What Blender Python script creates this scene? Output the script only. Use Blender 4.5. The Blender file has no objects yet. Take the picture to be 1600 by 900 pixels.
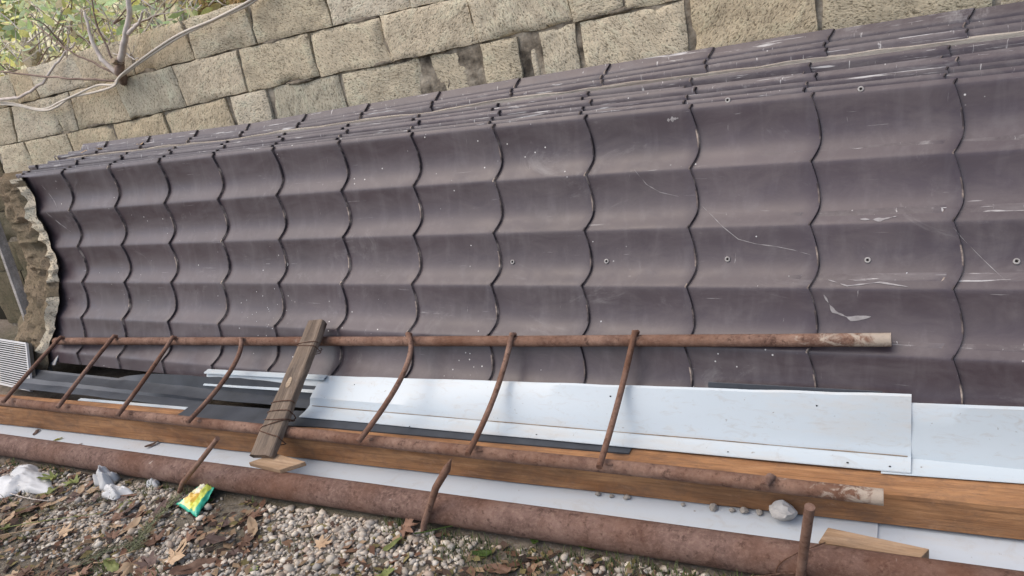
import bpy, bmesh, math, random
import numpy as np
from mathutils import Vector, Matrix, noise
random.seed(11); rng = np.random.default_rng(11)
S = bpy.context.scene; COL = S.collection

# ------------------------------------------------------------------ camera, sky, sun, exposure
cam = bpy.data.cameras.new('camera'); camo = bpy.data.objects.new('camera', cam); COL.objects.link(camo)
cam.sensor_width = 36; cam.lens = 36 * 1147.56 / 1600; cam.clip_start = .05; cam.clip_end = 500
rt, up, fw = Vector((.877174, .444249, -.182232)), Vector((-.007176, .3916, .920108)), Vector((-.480119, .805787, -.346689))
m = Matrix((rt, up, -fw)).transposed().to_4x4(); m.translation = (-.0884, 0, 1.4); camo.matrix_world = m
S.camera = camo
SUN_EL, SUN_AZ = math.radians(58), math.radians(-128)      # azimuth from +Y, negative = towards -X; thin overcast, light from behind the camera's left
w = bpy.data.worlds.new('World'); S.world = w; w.use_nodes = True
nt = w.node_tree; bg = nt.nodes['Background']; sky = nt.nodes.new('ShaderNodeTexSky'); sky.sky_type = 'NISHITA'
sky.sun_disc = False; sky.sun_elevation = SUN_EL; sky.sun_rotation = SUN_AZ; sky.dust_density = 3.0; sky.air_density = .9; sky.ozone_density = .8
nt.links.new(sky.outputs[0], bg.inputs[0]); bg.inputs[1].default_value = .15
sl = bpy.data.lights.new('sun', 'SUN'); sl.energy = .9; sl.angle = math.radians(80); sl.color = (1, .92, .78)
so = bpy.data.objects.new('sun', sl); COL.objects.link(so)
sd = Vector((math.sin(SUN_AZ) * math.cos(SUN_EL), math.cos(SUN_AZ) * math.cos(SUN_EL), math.sin(SUN_EL)))
so.rotation_euler = sd.to_track_quat('Z', 'Y').to_euler()
S.view_settings.view_transform = 'Standard'; S.view_settings.look = 'None'; S.view_settings.exposure = .78; S.view_settings.gamma = 1

# ------------------------------------------------------------------ helpers
class MB:
    def __init__(s): s.v = []; s.f = []; s.mi = []
    def add(s, vs, fs, mi=0):
        n = len(s.v); s.v += [tuple(p) for p in vs]; s.f += [tuple(i + n for i in f) for f in fs]; s.mi += [mi] * len(fs); return s
    def box(s, x0, x1, y0, y1, z0, z1, mi=0):
        return s.add([(x0,y0,z0),(x1,y0,z0),(x1,y1,z0),(x0,y1,z0),(x0,y0,z1),(x1,y0,z1),(x1,y1,z1),(x0,y1,z1)],
                     [(0,3,2,1),(4,5,6,7),(0,1,5,4),(1,2,6,5),(2,3,7,6),(3,0,4,7)], mi)
    def tube(s, pts, rad, n=8, cap=True, mi=0, jit=0):
        pts = [Vector(p) for p in pts]; k = len(pts)
        rad = list(rad) if hasattr(rad, '__len__') else [rad] * k
        t = [(pts[min(i+1, k-1)] - pts[max(i-1, 0)]).normalized() for i in range(k)]
        u = t[0].orthogonal().normalized(); vs = []; fs = []
        for i in range(k):
            u = (u - t[i] * u.dot(t[i])).normalized(); b = t[i].cross(u)
            for j in range(n):
                a = 2 * math.pi * j / n; r = rad[i] * (1 + (random.uniform(-jit, jit) if jit else 0))
                vs.append(pts[i] + (u * math.cos(a) + b * math.sin(a)) * r)
        for i in range(k-1):
            for j in range(n):
                fs.append((i*n+j, i*n+(j+1) % n, (i+1)*n+(j+1) % n, (i+1)*n+j))
        if cap: fs += [tuple(range(n-1, -1, -1)), tuple((k-1)*n+j for j in range(n))]
        return s.add(vs, fs, mi)
    def build(s, name, mats, parent=None, loc=(0,0,0), smooth=False, sharp=None, rotz=0):
        me = bpy.data.meshes.new(name); L = Vector(loc)
        if rotz:
            R = Matrix.Rotation(-rotz, 3, 'Z'); vv = [tuple(R @ (Vector(p) - L)) for p in s.v]
        else: vv = [tuple(Vector(p) - L) for p in s.v]
        me.from_pydata(vv, [], s.f)
        mats = mats if isinstance(mats, (list, tuple)) else [mats]
        for mt in mats: me.materials.append(mt)
        if len(mats) > 1: me.polygons.foreach_set('material_index', s.mi)
        if smooth: me.polygons.foreach_set('use_smooth', [True] * len(s.f))
        me.update()
        if smooth and sharp: me.set_sharp_from_angle(angle=math.radians(sharp))
        o = bpy.data.objects.new(name, me); COL.objects.link(o)
        if parent:
            o.parent = parent; o.location = L - Vector(parent.get('_base', (0,0,0)))
        else: o.location = L
        if rotz: o.rotation_euler = (0, 0, rotz)
        o['_base'] = tuple(L)
        return o
def tag(o, label=None, cat=None, group=None, kind=None):
    if label: o['label'] = label
    if cat: o['category'] = cat
    if group: o['group'] = group
    if kind: o['kind'] = kind
    return o
def thing(name, label, cat, loc=(0,0,0), group=None):
    o = bpy.data.objects.new(name, None); COL.objects.link(o); o.location = loc; o.empty_display_size = .1
    o['_base'] = tuple(loc); return tag(o, label, cat, group)
def nz(x, y, z=0, s=1.0): return noise.noise(Vector((x*s, y*s, z*s)))
def bevel(o, wd=.003, seg=2):
    b = bmesh.new(); b.from_mesh(o.data); bmesh.ops.bevel(b, geom=b.edges[:], offset=wd, segments=seg, affect='EDGES', profile=.6)
    b.to_mesh(o.data); b.free(); return o

# ------------------------------------------------------------------ materials
class NT:
    def __init__(s, name, rough=.7, spec=.4, metal=0):
        s.m = bpy.data.materials.new(name); s.m.use_nodes = True; s.t = s.m.node_tree; s.b = s.t.nodes['Principled BSDF']
        s.b.inputs['Roughness'].default_value = rough; s.b.inputs['Specular IOR Level'].default_value = spec; s.b.inputs['Metallic'].default_value = metal
        s.tc = s.t.nodes.new('ShaderNodeTexCoord'); s.oi = s.t.nodes.new('ShaderNodeObjectInfo')
    def n(s, typ, **kw):
        x = s.t.nodes.new('ShaderNode' + typ)
        for k, v in kw.items(): setattr(x, k, v)
        return x
    def l(s, a, b): s.t.links.new(a, b)
    def vec(s, scale=(1,1,1), rot=(0,0,0), rand=True, uv=False):
        mp = s.n('Mapping'); mp.inputs['Scale'].default_value = scale; mp.inputs['Rotation'].default_value = rot
        s.l(s.tc.outputs['UV' if uv else 'Object'], mp.inputs['Vector'])
        if rand:
            mu = s.n('Math', operation='MULTIPLY'); mu.inputs[1].default_value = 37.0; s.l(s.oi.outputs['Random'], mu.inputs[0]); s.l(mu.outputs[0], mp.inputs['Location'])
        return mp.outputs[0]
    def noise(s, v, scale, det=5, rough=.6, dist=0):
        x = s.n('TexNoise'); x.inputs['Scale'].default_value = scale; x.inputs['Detail'].default_value = det; x.inputs['Roughness'].default_value = rough; x.inputs['Distortion'].default_value = dist
        s.l(v, x.inputs['Vector']); return x.outputs['Fac']
    def voro(s, v, scale, feat='F1', out='Distance'):
        x = s.n('TexVoronoi', feature=feat); x.inputs['Scale'].default_value = scale; s.l(v, x.inputs['Vector']); return x.outputs[out]
    def ramp(s, f, stops):
        x = s.n('ValToRGB'); e = x.color_ramp.elements
        while len(e) < len(stops): e.new(.5)
        for i, (p, c) in enumerate(stops):
            e[i].position = p; e[i].color = (c, c, c, 1) if not hasattr(c, '__len__') else (*c, 1)
        s.l(f, x.inputs[0]); return x.outputs[0]
    def mix(s, f, a, b, mode='MIX'):
        x = s.n('Mix', data_type='RGBA', blend_type=mode)
        for i, v in ((0, f), (6, a), (7, b)):
            if isinstance(v, (int, float)): x.inputs[i].default_value = v
            elif isinstance(v, tuple): x.inputs[i].default_value = (*v, 1)
            else: s.l(v, x.inputs[i])
        return x.outputs[2]
    def math(s, op, a, b=0.0):
        x = s.n('Math', operation=op)
        for i, v in ((0, a), (1, b)):
            if isinstance(v, (int, float)): x.inputs[i].default_value = v
            else: s.l(v, x.inputs[i])
        return x.outputs[0]
    def col(s, c):
        if isinstance(c, tuple): s.b.inputs['Base Color'].default_value = (*c, 1)
        else: s.l(c, s.b.inputs['Base Color'])
    def rough(s, r): s.l(r, s.b.inputs['Roughness'])
    def bump(s, h, st=.3, d=.01, prev=None):
        x = s.n('Bump'); x.inputs['Strength'].default_value = st; x.inputs['Distance'].default_value = d; s.l(h, x.inputs['Height'])
        if prev: s.l(prev, x.inputs['Normal'])
        s.l(x.outputs[0], s.b.inputs['Normal']); return x.outputs[0]

def mat_sheet(name, dust=.25, scratch=.5, left_dust=False, tho=.665):
    a = NT(name, .5, .5); v = a.vec()
    c = a.ramp(a.noise(v, 3, 6), [(.3, (.047,.032,.036)), (.7, (.065,.046,.051))])
    c = a.mix(1.0, c, a.ramp(a.noise(v, 1.1, 4, .5), [(.3, .86), (.7, 1.16)]), 'MULTIPLY')
    c = a.mix(a.ramp(a.noise(a.vec((9,9,.7)), 2.5, 6, .6, .3), [(.50, 0), (.72, .16)]), c, (.20,.18,.18))   # run marks down the slope
    # fine dust film
    df = a.ramp(a.noise(a.vec((1,1,2.2)), 5.5, 9, .72, .6), [(.42, 0), (.72, dust)])
    c = a.mix(df, c, (.30,.275,.26))
    # blotchy lime smears
    sm = a.ramp(a.noise(a.vec((1.2,1,2)), 2.6, 10, .75, 1.2), [(.59, 0), (.74, dust * 1.5)])
    c = a.mix(sm, c, (.42,.40,.38))
    # scratches: thin streaks, two directions
    for sc, ro, th in (((1.2, 14, 26), (0, .06, 0), tho), ((30, 10, 1.8), (0, .5, 0), tho + .035), ((22,10,2.4), (0,-.7,0), tho + .04), ((2.0, 20, 40), (0,-.2,0), tho + .02)):
        f = a.ramp(a.noise(a.vec(sc, ro), 3.2, 6, .62, .3), [(th, 0), (th + .05, scratch)])
        c = a.mix(f, c, (.46,.44,.42))
    # paint and lime specks
    vd = a.voro(v, 34); sel = a.ramp(a.noise(v, 3.3, 3), [(.60, 0), (.63, 1)])
    sp = a.math('MULTIPLY', a.ramp(vd, [(.06, 1), (.11, 0)]), sel)
    c = a.mix(sp, c, (.62,.6,.56))
    if left_dust:
        sx = a.n('SeparateXYZ'); a.l(a.tc.outputs['Object'], sx.inputs[0])
        g = a.math('ADD', sx.outputs[0], a.math('MULTIPLY', a.noise(v, 9, 5), .1))
        gl = a.ramp(a.math('MULTIPLY', a.math('ADD', g, 1.0), 1.0), [(.16, 1), (.22, 0)])
        c = a.mix(gl, c, a.ramp(a.noise(v, 14, 7), [(.3, (.16,.12,.08)), (.7, (.36,.29,.2))]))
        a.rough(a.ramp(gl, [(0, .42), (1, .95)]))
    else: a.rough(a.ramp(df, [(0, .38), (dust, .62)]))
    a.col(c); a.bump(a.noise(v, 60, 4), .06, .004)
    return a.m
def mat_edge():
    a = NT('sheet_worn_edge', .7); v = a.vec()
    a.col(a.ramp(a.noise(v, 16, 5), [(.44, (.04,.030,.030)), (.56, (.17,.13,.11)), (.68, (.46,.37,.29))])); return a.m
def mat_stone(name, base=(.74,.645,.49), dark=(.15,.125,.085), moss=0.0):
    a = NT(name, .95, .15)
    # bedding direction differs from block to block
    rot = a.n('VectorRotate', rotation_type='Y_AXIS'); a.l(a.tc.outputs['Object'], rot.inputs['Vector'])
    a.l(a.math('MULTIPLY', a.math('SUBTRACT', a.oi.outputs['Random'], .62), 2.6), rot.inputs['Angle'])
    mp = a.n('Mapping'); mp.inputs['Scale'].default_value = (1, 1, 2.1); a.l(rot.outputs[0], mp.inputs['Vector'])
    mu = a.math('MULTIPLY', a.oi.outputs['Random'], 53.0); a.l(mu, mp.inputs['Location']); st = mp.outputs[0]
    v = a.vec()
    big = a.noise(st, 9, 8, .68, .7)
    c = a.ramp(big, [(.25, tuple(x * .72 for x in base)), (.5, base), (.8, tuple(min(.8, x * 1.22) for x in base))])
    fine = a.noise(st, 85, 6, .7, .4)
    pores = a.ramp(fine, [(.385, 1), (.475, 0)])
    c = a.mix(a.math('MULTIPLY', pores, .8), c, dark)
    c = a.mix(a.ramp(a.noise(st, 24, 6, .75, .9), [(.34, .7), (.43, 0)]), c, dark)
    pit = a.ramp(a.voro(st, 70), [(.12, 1), (.26, 0)]); psel = a.ramp(a.noise(v, 8, 3), [(.45, 0), (.62, 1)])
    c = a.mix(a.math('MULTIPLY', a.math('MULTIPLY', pit, psel), .8), c, dark)
    tone = a.ramp(a.oi.outputs['Random'], [(0, (.70,.72,.71)), (.25, (1,.97,.92)), (.5, (.80,.78,.72)), (.75, (.97,.97,.97)), (1, (.86,.80,.70))]); c = a.mix(1.0, c, tone, 'MULTIPLY')
    stain = a.ramp(a.noise(v, 4, 6, .6, .5), [(.55, 0), (.75, .4)]); c = a.mix(stain, c, (.24,.20,.14))
    if moss: c = a.mix(a.ramp(a.noise(v, 5, 6), [(.4, 0), (.6, moss)]), c, (.09,.085,.05))
    a.col(c)
    h = a.math('ADD', a.math('MULTIPLY', big, .9), a.math('MULTIPLY', fine, .6)); h = a.math('SUBTRACT', h, a.math('MULTIPLY', pit, .25))
    a.bump(h, .9, .012); return a.m
def mat_mortar():
    a = NT('mortar', .95, .1); v = a.vec(rand=False)
    a.col(a.ramp(a.noise(v, 14, 8), [(.36, (.07,.058,.045)), (.5, (.22,.185,.14)), (.7, (.46,.40,.31))])); a.bump(a.noise(v, 40, 8), .8, .012); return a.m
def mat_rust(name, c0=(.1,.06,.045), c1=(.23,.14,.10), pale=.25, pth=.70, scaled=False):
    a = NT(name, .85, .25); v = a.vec()
    c = a.ramp(a.noise(v, 14, 10, .75), [(.36, c0), (.5, tuple((x+y)/2 for x, y in zip(c0, c1))), (.64, c1)])
    c = a.mix(a.ramp(a.noise(v, 90, 5, .7), [(.5, 0), (.66, .45)]), c, (.30,.20,.15))
    c = a.mix(a.ramp(a.noise(v, 45, 5, .7), [(.34, .7), (.44, 0)]), c, (.045,.024,.018))
    c = a.mix(a.ramp(a.noise(v, 13, 4, .55, .5), [(pth, 0), (pth + .035, pale)]), c, (.52,.47,.40))
    c = a.mix(a.ramp(a.noise(v, 3, 5), [(.42, 0), (.66, .65)]), c, (.12,.048,.022))
    if scaled:      # flaking lime-white scale on the last stretch of the rail (local x 1.6 to 1.85)
        sx = a.n('SeparateXYZ'); a.l(a.tc.outputs['Object'], sx.inputs[0]); g = a.n('MapRange'); g.inputs[1].default_value = 1.50; g.inputs[2].default_value = 1.86; a.l(sx.outputs[0], g.inputs[0])
        c = a.mix(a.ramp(a.math('ADD', a.math('MULTIPLY', a.noise(v, 26, 6, .7, .6), .75), a.math('MULTIPLY', g.outputs[0], .27)), [(.54, 0), (.64, .8)]), c, (.46,.39,.31))
    a.col(c); a.bump(a.noise(v, 70, 8, .8), .8, .006); return a.m
def mat_wood(name, c0, c1, stain=(.09,.045,.02), gs=2.2, amt=.5, rough=.75):
    a = NT(name, rough, .25); v = a.vec((1.8, 15, 15))
    g = a.noise(v, gs, 8, .62, .5)
    c = a.ramp(g, [(.28, c0), (.66, c1)])
    ln = a.noise(a.vec((1.4, 60, 60)), 3, 5, .6); c = a.mix(a.ramp(ln, [(.48, 0), (.72, .55)]), c, tuple(x * .5 for x in c0))
    c = a.mix(a.ramp(a.noise(a.vec((1.0, 3, 3)), 2.2, 7, .65, .6), [(.48, 0), (.75, amt)]), c, stain)
    c = a.mix(a.ramp(a.noise(a.vec((1.6,3,3)), 7, 10, .75, .8), [(.46, 0), (.70, amt * .7)]), c, tuple(x * .9 + .03 for x in stain))
    c = a.mix(a.ramp(a.noise(a.vec((2,4,4)), 9, 9, .75, .5), [(.56, 0), (.74, .4)]), c, tuple(min(.7, x * 1.05 + .08) for x in c1))
    kn = a.ramp(a.voro(a.vec((1, 2.6, 2.6)), 2.1), [(.03, 1), (.075, 0)]); c = a.mix(a.math('MULTIPLY', kn, .8), c, (.04,.02,.012))
    a.col(c); a.bump(a.math('ADD', a.math('ADD', g, a.math('MULTIPLY', ln, .7)), a.math('MULTIPLY', a.noise(a.vec((4,10,10)), 14, 6), .5)), .6, .006); return a.m
def mat_white(name, base=(.80,.835,.86), dirt=.35, rough=.35):
    a = NT(name, rough, .5); v = a.vec((1,4,4))
    c = a.mix(a.ramp(a.noise(v, 3, 9, .7), [(.5, 0), (.8, dirt)]), base, (.50,.46,.40))
    c = a.mix(a.ramp(a.noise(a.vec((1,1,1)), 60, 3), [(.70, 0), (.74, .7)]), c, (.2,.16,.12))
    c = a.mix(a.ramp(a.noise(a.vec((3, 3, 9)), 5, 8, .75, 1), [(.54, 0), (.72, dirt * .6)]), c, (.36,.32,.27))
    c = a.mix(a.ramp(a.noise(a.vec((1.5, 20, 20)), 3, 5, .6), [(.66, 0), (.7, .4)]), c, (.42,.42,.42))
    a.col(c); a.bump(a.noise(a.vec(), 5, 4), .3, .008); return a.m
def mat_plain(name, c0, c1, scale=12, rough=.8, spec=.3, bump=.3, bs=40):
    a = NT(name, rough, spec); v = a.vec(); a.col(a.ramp(a.noise(v, scale, 7, .65), [(.3, c0), (.7, c1)]))
    if bump: a.bump(a.noise(v, bs, 5), bump, .005)
    return a.m
def mat_leaf(name, c0, c1, trans=.35, var=True):
    a = NT(name, .65, .3); v = a.vec()
    c = a.ramp(a.noise(v, 22, 5), [(.3, c0), (.7, c1)])
    if var: c = a.mix(1.0, c, a.ramp(a.oi.outputs['Random'], [(0, .7), (1, 1.15)]), 'MULTIPLY')
    a.col(c)
    if trans:
        tr = a.n('BsdfTranslucent'); a.l(c, tr.inputs[0]); mx = a.n('MixShader'); mx.inputs[0].default_value = trans
        out = a.t.nodes['Material Output']; a.l(a.b.outputs[0], mx.inputs[1]); a.l(tr.outputs[0], mx.inputs[2]); a.l(mx.outputs[0], out.inputs[0])
    return a.m
def mat_attr(name, rough=.75, spec=.3, trans=0, bump=0):     # colour of each small piece comes from the mesh attribute 'tint'
    a = NT(name, rough, spec); at = a.n('Attribute'); at.attribute_name = 'tint'
    c = a.mix(1.0, at.outputs['Color'], a.ramp(a.noise(a.vec(rand=False), 130, 4), [(.3, .78), (.7, 1.1)]), 'MULTIPLY'); a.col(c)
    if bump: a.bump(a.noise(a.vec(rand=False), 200, 3), bump, .002)
    if trans:
        tr = a.n('BsdfTranslucent'); a.l(c, tr.inputs[0]); mx = a.n('MixShader'); mx.inputs[0].default_value = trans
        out = a.t.nodes['Material Output']; a.l(a.b.outputs[0], mx.inputs[1]); a.l(tr.outputs[0], mx.inputs[2]); a.l(mx.outputs[0], out.inputs[0])
    return a.m
M = dict(
    front=mat_sheet('sheet_paint_front', .15, .42, False, .68), top=mat_sheet('sheet_paint_top', .34, .9, False, .625), edge=mat_edge(),
    stone=mat_stone('shell_limestone'), stone_dark=mat_stone('dark_limestone', (.21,.175,.12), (.06,.05,.035), .7), mortar=mat_mortar(),  # second limestone is a darker, patchier copy for lower and far-left courses
    pipe=mat_rust('pipe_rust', (.10,.056,.043), (.215,.135,.105), .6), rod=mat_rust('rod_rust', (.14,.075,.052), (.29,.18,.13), .12), rail=mat_rust('rail_rust', (.13,.07,.05), (.28,.17,.12), .3, .7, True),
    railend=mat_rust('scaled_rail_end', (.16,.09,.065), (.34,.23,.17), .9, .47, True), wire=mat_rust('wire_rust', (.05,.028,.02), (.11,.06,.04), 0),
    beam=mat_wood('beam_wood', (.23,.102,.042), (.41,.215,.10), (.085,.045,.026), 1.9, .85, .85), batten=mat_wood('batten_wood', (.30,.25,.20), (.50,.45,.38), (.14,.11,.10), 2.2, .8),
    old=mat_wood('weathered_wood', (.10,.072,.052), (.25,.19,.14), (.05,.036,.026), 2.6, .6, .9), fresh=mat_wood('cut_wood', (.27,.165,.09), (.43,.30,.19), (.11,.07,.045)),
    greywood=mat_wood('grey_wood', (.22,.20,.18), (.40,.37,.33), (.12,.10,.09)), plankend=mat_wood('pale_end', (.34,.25,.16), (.5,.39,.27)),
    white=mat_white('white_flashing', (.465,.515,.535), .9), panel=mat_white('white_panel', (.47,.515,.55), .6, .4), black=mat_plain('dark_flashing', (.018,.021,.026), (.05,.056,.066), 6, .5, .5, .1),
    bag=mat_plain('white_plastic', (.42,.415,.40), (.58,.575,.56), 8, .5, .4, .2), rock=mat_plain('white_rock', (.36,.34,.31), (.58,.56,.53), 14, .95, .2, .9),
    chip=mat_plain('dirty_stone', (.20,.18,.155), (.36,.33,.29), 30, .95, .2, .8), rubble=mat_stone('rubble_limestone', (.25,.195,.135), (.05,.04,.03), .5), dirt=mat_plain('crease_dirt', (.16,.11,.07), (.34,.26,.18), 30, .95, .1, 0), grille=mat_plain('grille_white', (.42,.41,.39), (.56,.55,.53), 5, .5, .4, 0), dark=mat_plain('dark_cavity', (.02,.018,.016), (.045,.04,.035), 6),
    screw=mat_plain('screw_zinc', (.16,.14,.13), (.42,.40,.37), 60, .5, .5, 0), hole=mat_plain('screw_hole', (.01,.01,.01), (.02,.018,.016), 30, .9, .1, 0),
    lime=mat_plain('lime_mark', (.22,.2,.195), (.36,.34,.33), 50, .9, .1, 0),
    bark=mat_wood('bark', (.16,.105,.075), (.34,.25,.20), (.08,.05,.04)), twig=mat_plain('pale_twig', (.42,.35,.30), (.68,.61,.54), 20), cable=mat_plain('cable_sheath', (.52,.46,.38), (.68,.61,.51), 10, .6),
    leafg=mat_leaf('leaf_green', (.05,.10,.02), (.12,.19,.04), .5), leafy=mat_leaf('leaf_yellow', (.24,.24,.03), (.42,.38,.06), .5), leafo=mat_leaf('leaf_russet', (.20,.10,.03), (.34,.20,.07), .4),
    fbrown=mat_leaf('fallen_brown', (.12,.062,.038), (.25,.145,.095), .15), ftan=mat_leaf('fallen_tan', (.34,.22,.13), (.52,.38,.24), .15), fgreen=mat_leaf('fallen_green', (.14,.17,.045), (.30,.32,.11), .2),
    fdark=mat_leaf('fallen_dark', (.075,.045,.036), (.15,.10,.08), .1), grass=mat_attr('grass_blades', .7, .2, .3), litter=mat_attr('litter', .85, .15, .1), pebble=mat_attr('pebbles', .72, .35, 0, .15),
    sprig=mat_attr('sprig_needles', .8, .2, .15))

def mat_soil():
    a = NT('soil', .95, .1); v = a.vec(rand=False)
    c = a.ramp(a.noise(v, 7, 9, .7), [(.3, (.09,.072,.055)), (.55, (.19,.158,.125)), (.75, (.31,.27,.22))])
    c = a.mix(a.ramp(a.voro(v, 75), [(.1, .7), (.4, 0)]), c, (.24,.215,.19))
    c = a.mix(a.ramp(a.noise(v, .6, 5), [(.5, 0), (.7, .5)]), c, (.06,.075,.03))
    a.col(c); a.bump(a.noise(v, 45, 8, .7), 1, .012); return a.m
def mat_bank():
    a = NT('bank_soil', .95, .1); v = a.vec(rand=False)
    a.col(a.ramp(a.noise(v, 6, 9, .75), [(.3, (.34,.31,.19)), (.5, (.56,.52,.34)), (.7, (.70,.64,.46))])); a.bump(a.noise(v, 20, 8), 1, .03); return a.m  # soil colours lightened so the bank looks washed out by sun
def mat_wrap():
    a = NT('snack_packet_print_glint', .25, .6); uv = a.n('SeparateXYZ'); a.l(a.tc.outputs['UV'], uv.inputs[0]); X, Y = uv.outputs[0], uv.outputs[1]
    f = lambda p, x0, x1: a.ramp(p, [(x0, 0), (x1, 1)])
    inside = a.math('MULTIPLY', a.math('MULTIPLY', f(X, .06, .08), a.math('SUBTRACT', 1, f(X, .84, .87))), a.math('MULTIPLY', f(Y, .05, .07), a.math('SUBTRACT', 1, f(Y, .78, .82))))
    n = a.noise(a.tc.outputs['UV'], 5, 4)
    g = a.ramp(n, [(.3, (.02,.30,.18)), (.7, (.06,.46,.31))])
    yel = a.ramp(a.math('ADD', a.math('MULTIPLY', X, .75), a.math('MULTIPLY', n, .3)), [(.25, (.82,.78,.44)), (.5, (.82,.74,.16)), (.75, (.60,.66,.10)), (.95, (.34,.50,.10))])
    def disc(cx, cy, r, sx=1, sy=1):
        dx = a.math('MULTIPLY', a.math('SUBTRACT', X, cx), sx); dy = a.math('MULTIPLY', a.math('SUBTRACT', Y, cy), sy)
        d = a.math('SQRT', a.math('ADD', a.math('MULTIPLY', dx, dx), a.math('MULTIPLY', dy, dy)))
        return a.ramp(d, [(r * .85, 1), (r, 0)])
    c = a.mix(disc(.36, .33, .22, 1, .9), yel, (.78,.50,.12))
    c = a.mix(disc(.33, .66, .16, 1, .6), c, (.82,.80,.62))  # white highlight painted into the packet colour
    wv = a.n('TexWave'); wv.inputs['Scale'].default_value = 9; wv.inputs['Distortion'].default_value = 9; wv.inputs['Detail'].default_value = 2; a.l(a.tc.outputs['UV'], wv.inputs[0])
    letters = a.math('MULTIPLY', a.ramp(wv.outputs['Fac'], [(.62, 0), (.72, 1)]), disc(.36, .55, .13, .45, 1.6)); c = a.mix(a.math('MULTIPLY', letters, .8), c, (.34,.12,.03))
    a.col(a.mix(inside, g, c)); return a.m
M['soil'] = mat_soil(); M['bank'] = mat_bank(); M['wrap'] = mat_wrap()

# ------------------------------------------------------------------ ground and bank
def ground_h(x, y):
    k = max(0, 1 - math.hypot(x + 1.8, y - 1.0) / 6)
    return (nz(x, y, 0, 2.1) * .010 + nz(x, y, 3, 7) * .005 - .004) * k
g = MB(); xs = sorted(set([-80,-40,-20,-12,-8,-6] + list(np.arange(-5, 1.01, .06).round(3)) + [2,3,5,8,14,25,50,80])); ys = sorted(set([-80,-40,-20,-10,-5,-3,-2,-1] + list(np.arange(-.4, 2.2, .06).round(3)) + [2.45,2.6]))
n = len(ys)
g.add([(x, y, ground_h(x, y) if -.4 < y < 2.0 else -.004) for x in xs for y in ys], [(i*n+j, (i+1)*n+j, (i+1)*n+j+1, i*n+j+1) for i in range(len(xs)-1) for j in range(n-1)])
tag(g.build('ground', M['soil'], smooth=True), kind='structure')
b = MB(); xs = list(np.arange(-16, 6.1, .4)) ; ys = [2.70,3.0,3.4,4,5,6,7.5,9,11,14,20,40,80]; n = len(ys)
zz = lambda x, y: (1.38 if y < 2.9 else 1.42 + min(1.0, max(0, (y - 3.4) / 7)) * 2.6 + nz(x, y, 0, .8) * .25 * min(1, (y - 2.9)))
b.add([(x * (1 if y < 10 else 4), y, zz(x, y)) for x in xs for y in ys], [(i*n+j, (i+1)*n+j, (i+1)*n+j+1, i*n+j+1) for i in range(len(xs)-1) for j in range(n-1)])
tag(b.build('bank', M['bank'], smooth=True), kind='structure')

# ------------------------------------------------------------------ stone wall
WY = 2.5
lerp = lambda x, P: float(np.interp(x, [p[0] for p in P], [p[1] for p in P]))
LA = lambda x: lerp(x, [(-9,1.36),(-4.5,1.425),(-2.625,1.470),(-1.588,1.482),(2,1.54)])
LB = lambda x: lerp(x, [(-9,1.15),(-4.69,1.22),(-3.62,1.243),(-2.755,1.279),(-1.92,1.298),(-1.13,1.324),(-.74,1.332),(2,1.37)])
LT = lambda x: lerp(x, [(-9,1.54),(-4.5,1.592),(-3.88,1.614),(-3.04,1.640),(-2.58,1.652),(2,1.73)])
LU = lambda x: LT(x) + .19
LC = lambda x: LB(x) - .195
LD = lambda x: LC(x) - .195
LE = lambda x: LD(x) - .20
LF = lambda x: LE(x) - .20
wall = thing('stone_wall', 'old shell limestone block wall with recessed joints behind the brown sheets', 'wall', (-2, WY, 0))
def stone(x0a, x0b, x1a, x1b, za, zb, rec=0.0, mat='stone', seed=0, gap=.0035, rough=1.0, name='stone_block'):
    """block between a left and a right joint (x at bottom / top) and a bottom and a top course line"""
    W_, H_ = abs(x1a - x0a), .19; nx = max(5, int(W_ / .016)); ny = 13; vs = []
    cx, cz = (x0a + x1a) / 2, (za((x0a+x1a)/2) + zb((x0a+x1a)/2)) / 2; sd_ = seed * 7.3
    tilt, tw = random.uniform(-.004, .004), random.uniform(-.03, .03)
    for i in range(nx + 1):
        for j in range(ny + 1):
            u, v = i / nx, j / ny
            ga = gap * (1 + .9 * nz(sd_, v * 3 + u)); gb = gap * (1 + .9 * nz(u * 4, sd_ + v))
            xl, xr = x0a + (x0b - x0a) * v + ga, x1a + (x1b - x1a) * v - ga
            x = xl + (xr - xl) * u; z0, z1 = za(x) + gb, zb(x) - gb; z = z0 + (z1 - z0) * v
            eu, ev = min(u, 1-u) * (xr - xl), min(v, 1-v) * (z1 - z0); e = min(eu, ev)
            wob = .006 * rough
            if e < 1e-6:
                x += wob * nz(x*14, z*14, sd_); z += wob * nz(x*14, z*14, sd_ + 9)
            r = .006 * (1 + .8 * nz(x*9, z*9, sd_ + 4)); rnd = 0 if e > r else r - math.sqrt(max(0, r*r - (r-e)**2))
            chip = max(0, nz(x*7, z*7, sd_ + 20) - .25) * .05 * max(0, 1 - e / .05)
            y = WY + rec + tilt + tw * (x - cx) + rnd * .9 + chip + rough * (.004 * nz(x*11, z*11, sd_) + .0028 * nz(x*34, z*34, sd_) + .002 * nz(x*80, z*80, sd_))
            vs.append((x, y, z))
    n = ny + 1; fs = [(i*n+j, (i+1)*n+j, (i+1)*n+j+1, i*n+j+1) for i in range(nx) for j in range(ny)]
    ring = [i*n for i in range(nx+1)] + [nx*n+j for j in range(1, n)] + [i*n+ny for i in range(nx-1, -1, -1)] + [j for j in range(ny-1, 0, -1)]
    k = len(vs); vs += [(vs[q][0], WY + .19, vs[q][2]) for q in ring]; L = len(ring)
    fs += [(ring[q], k+q, k+(q+1) % L, ring[(q+1) % L]) for q in range(L)] + [tuple(k+q for q in range(L-1, -1, -1))]
    mb = MB().add(vs, fs); return mb.build(name, M[mat], wall, (cx, WY, cz), smooth=True, sharp=50)
sid = 0
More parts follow.
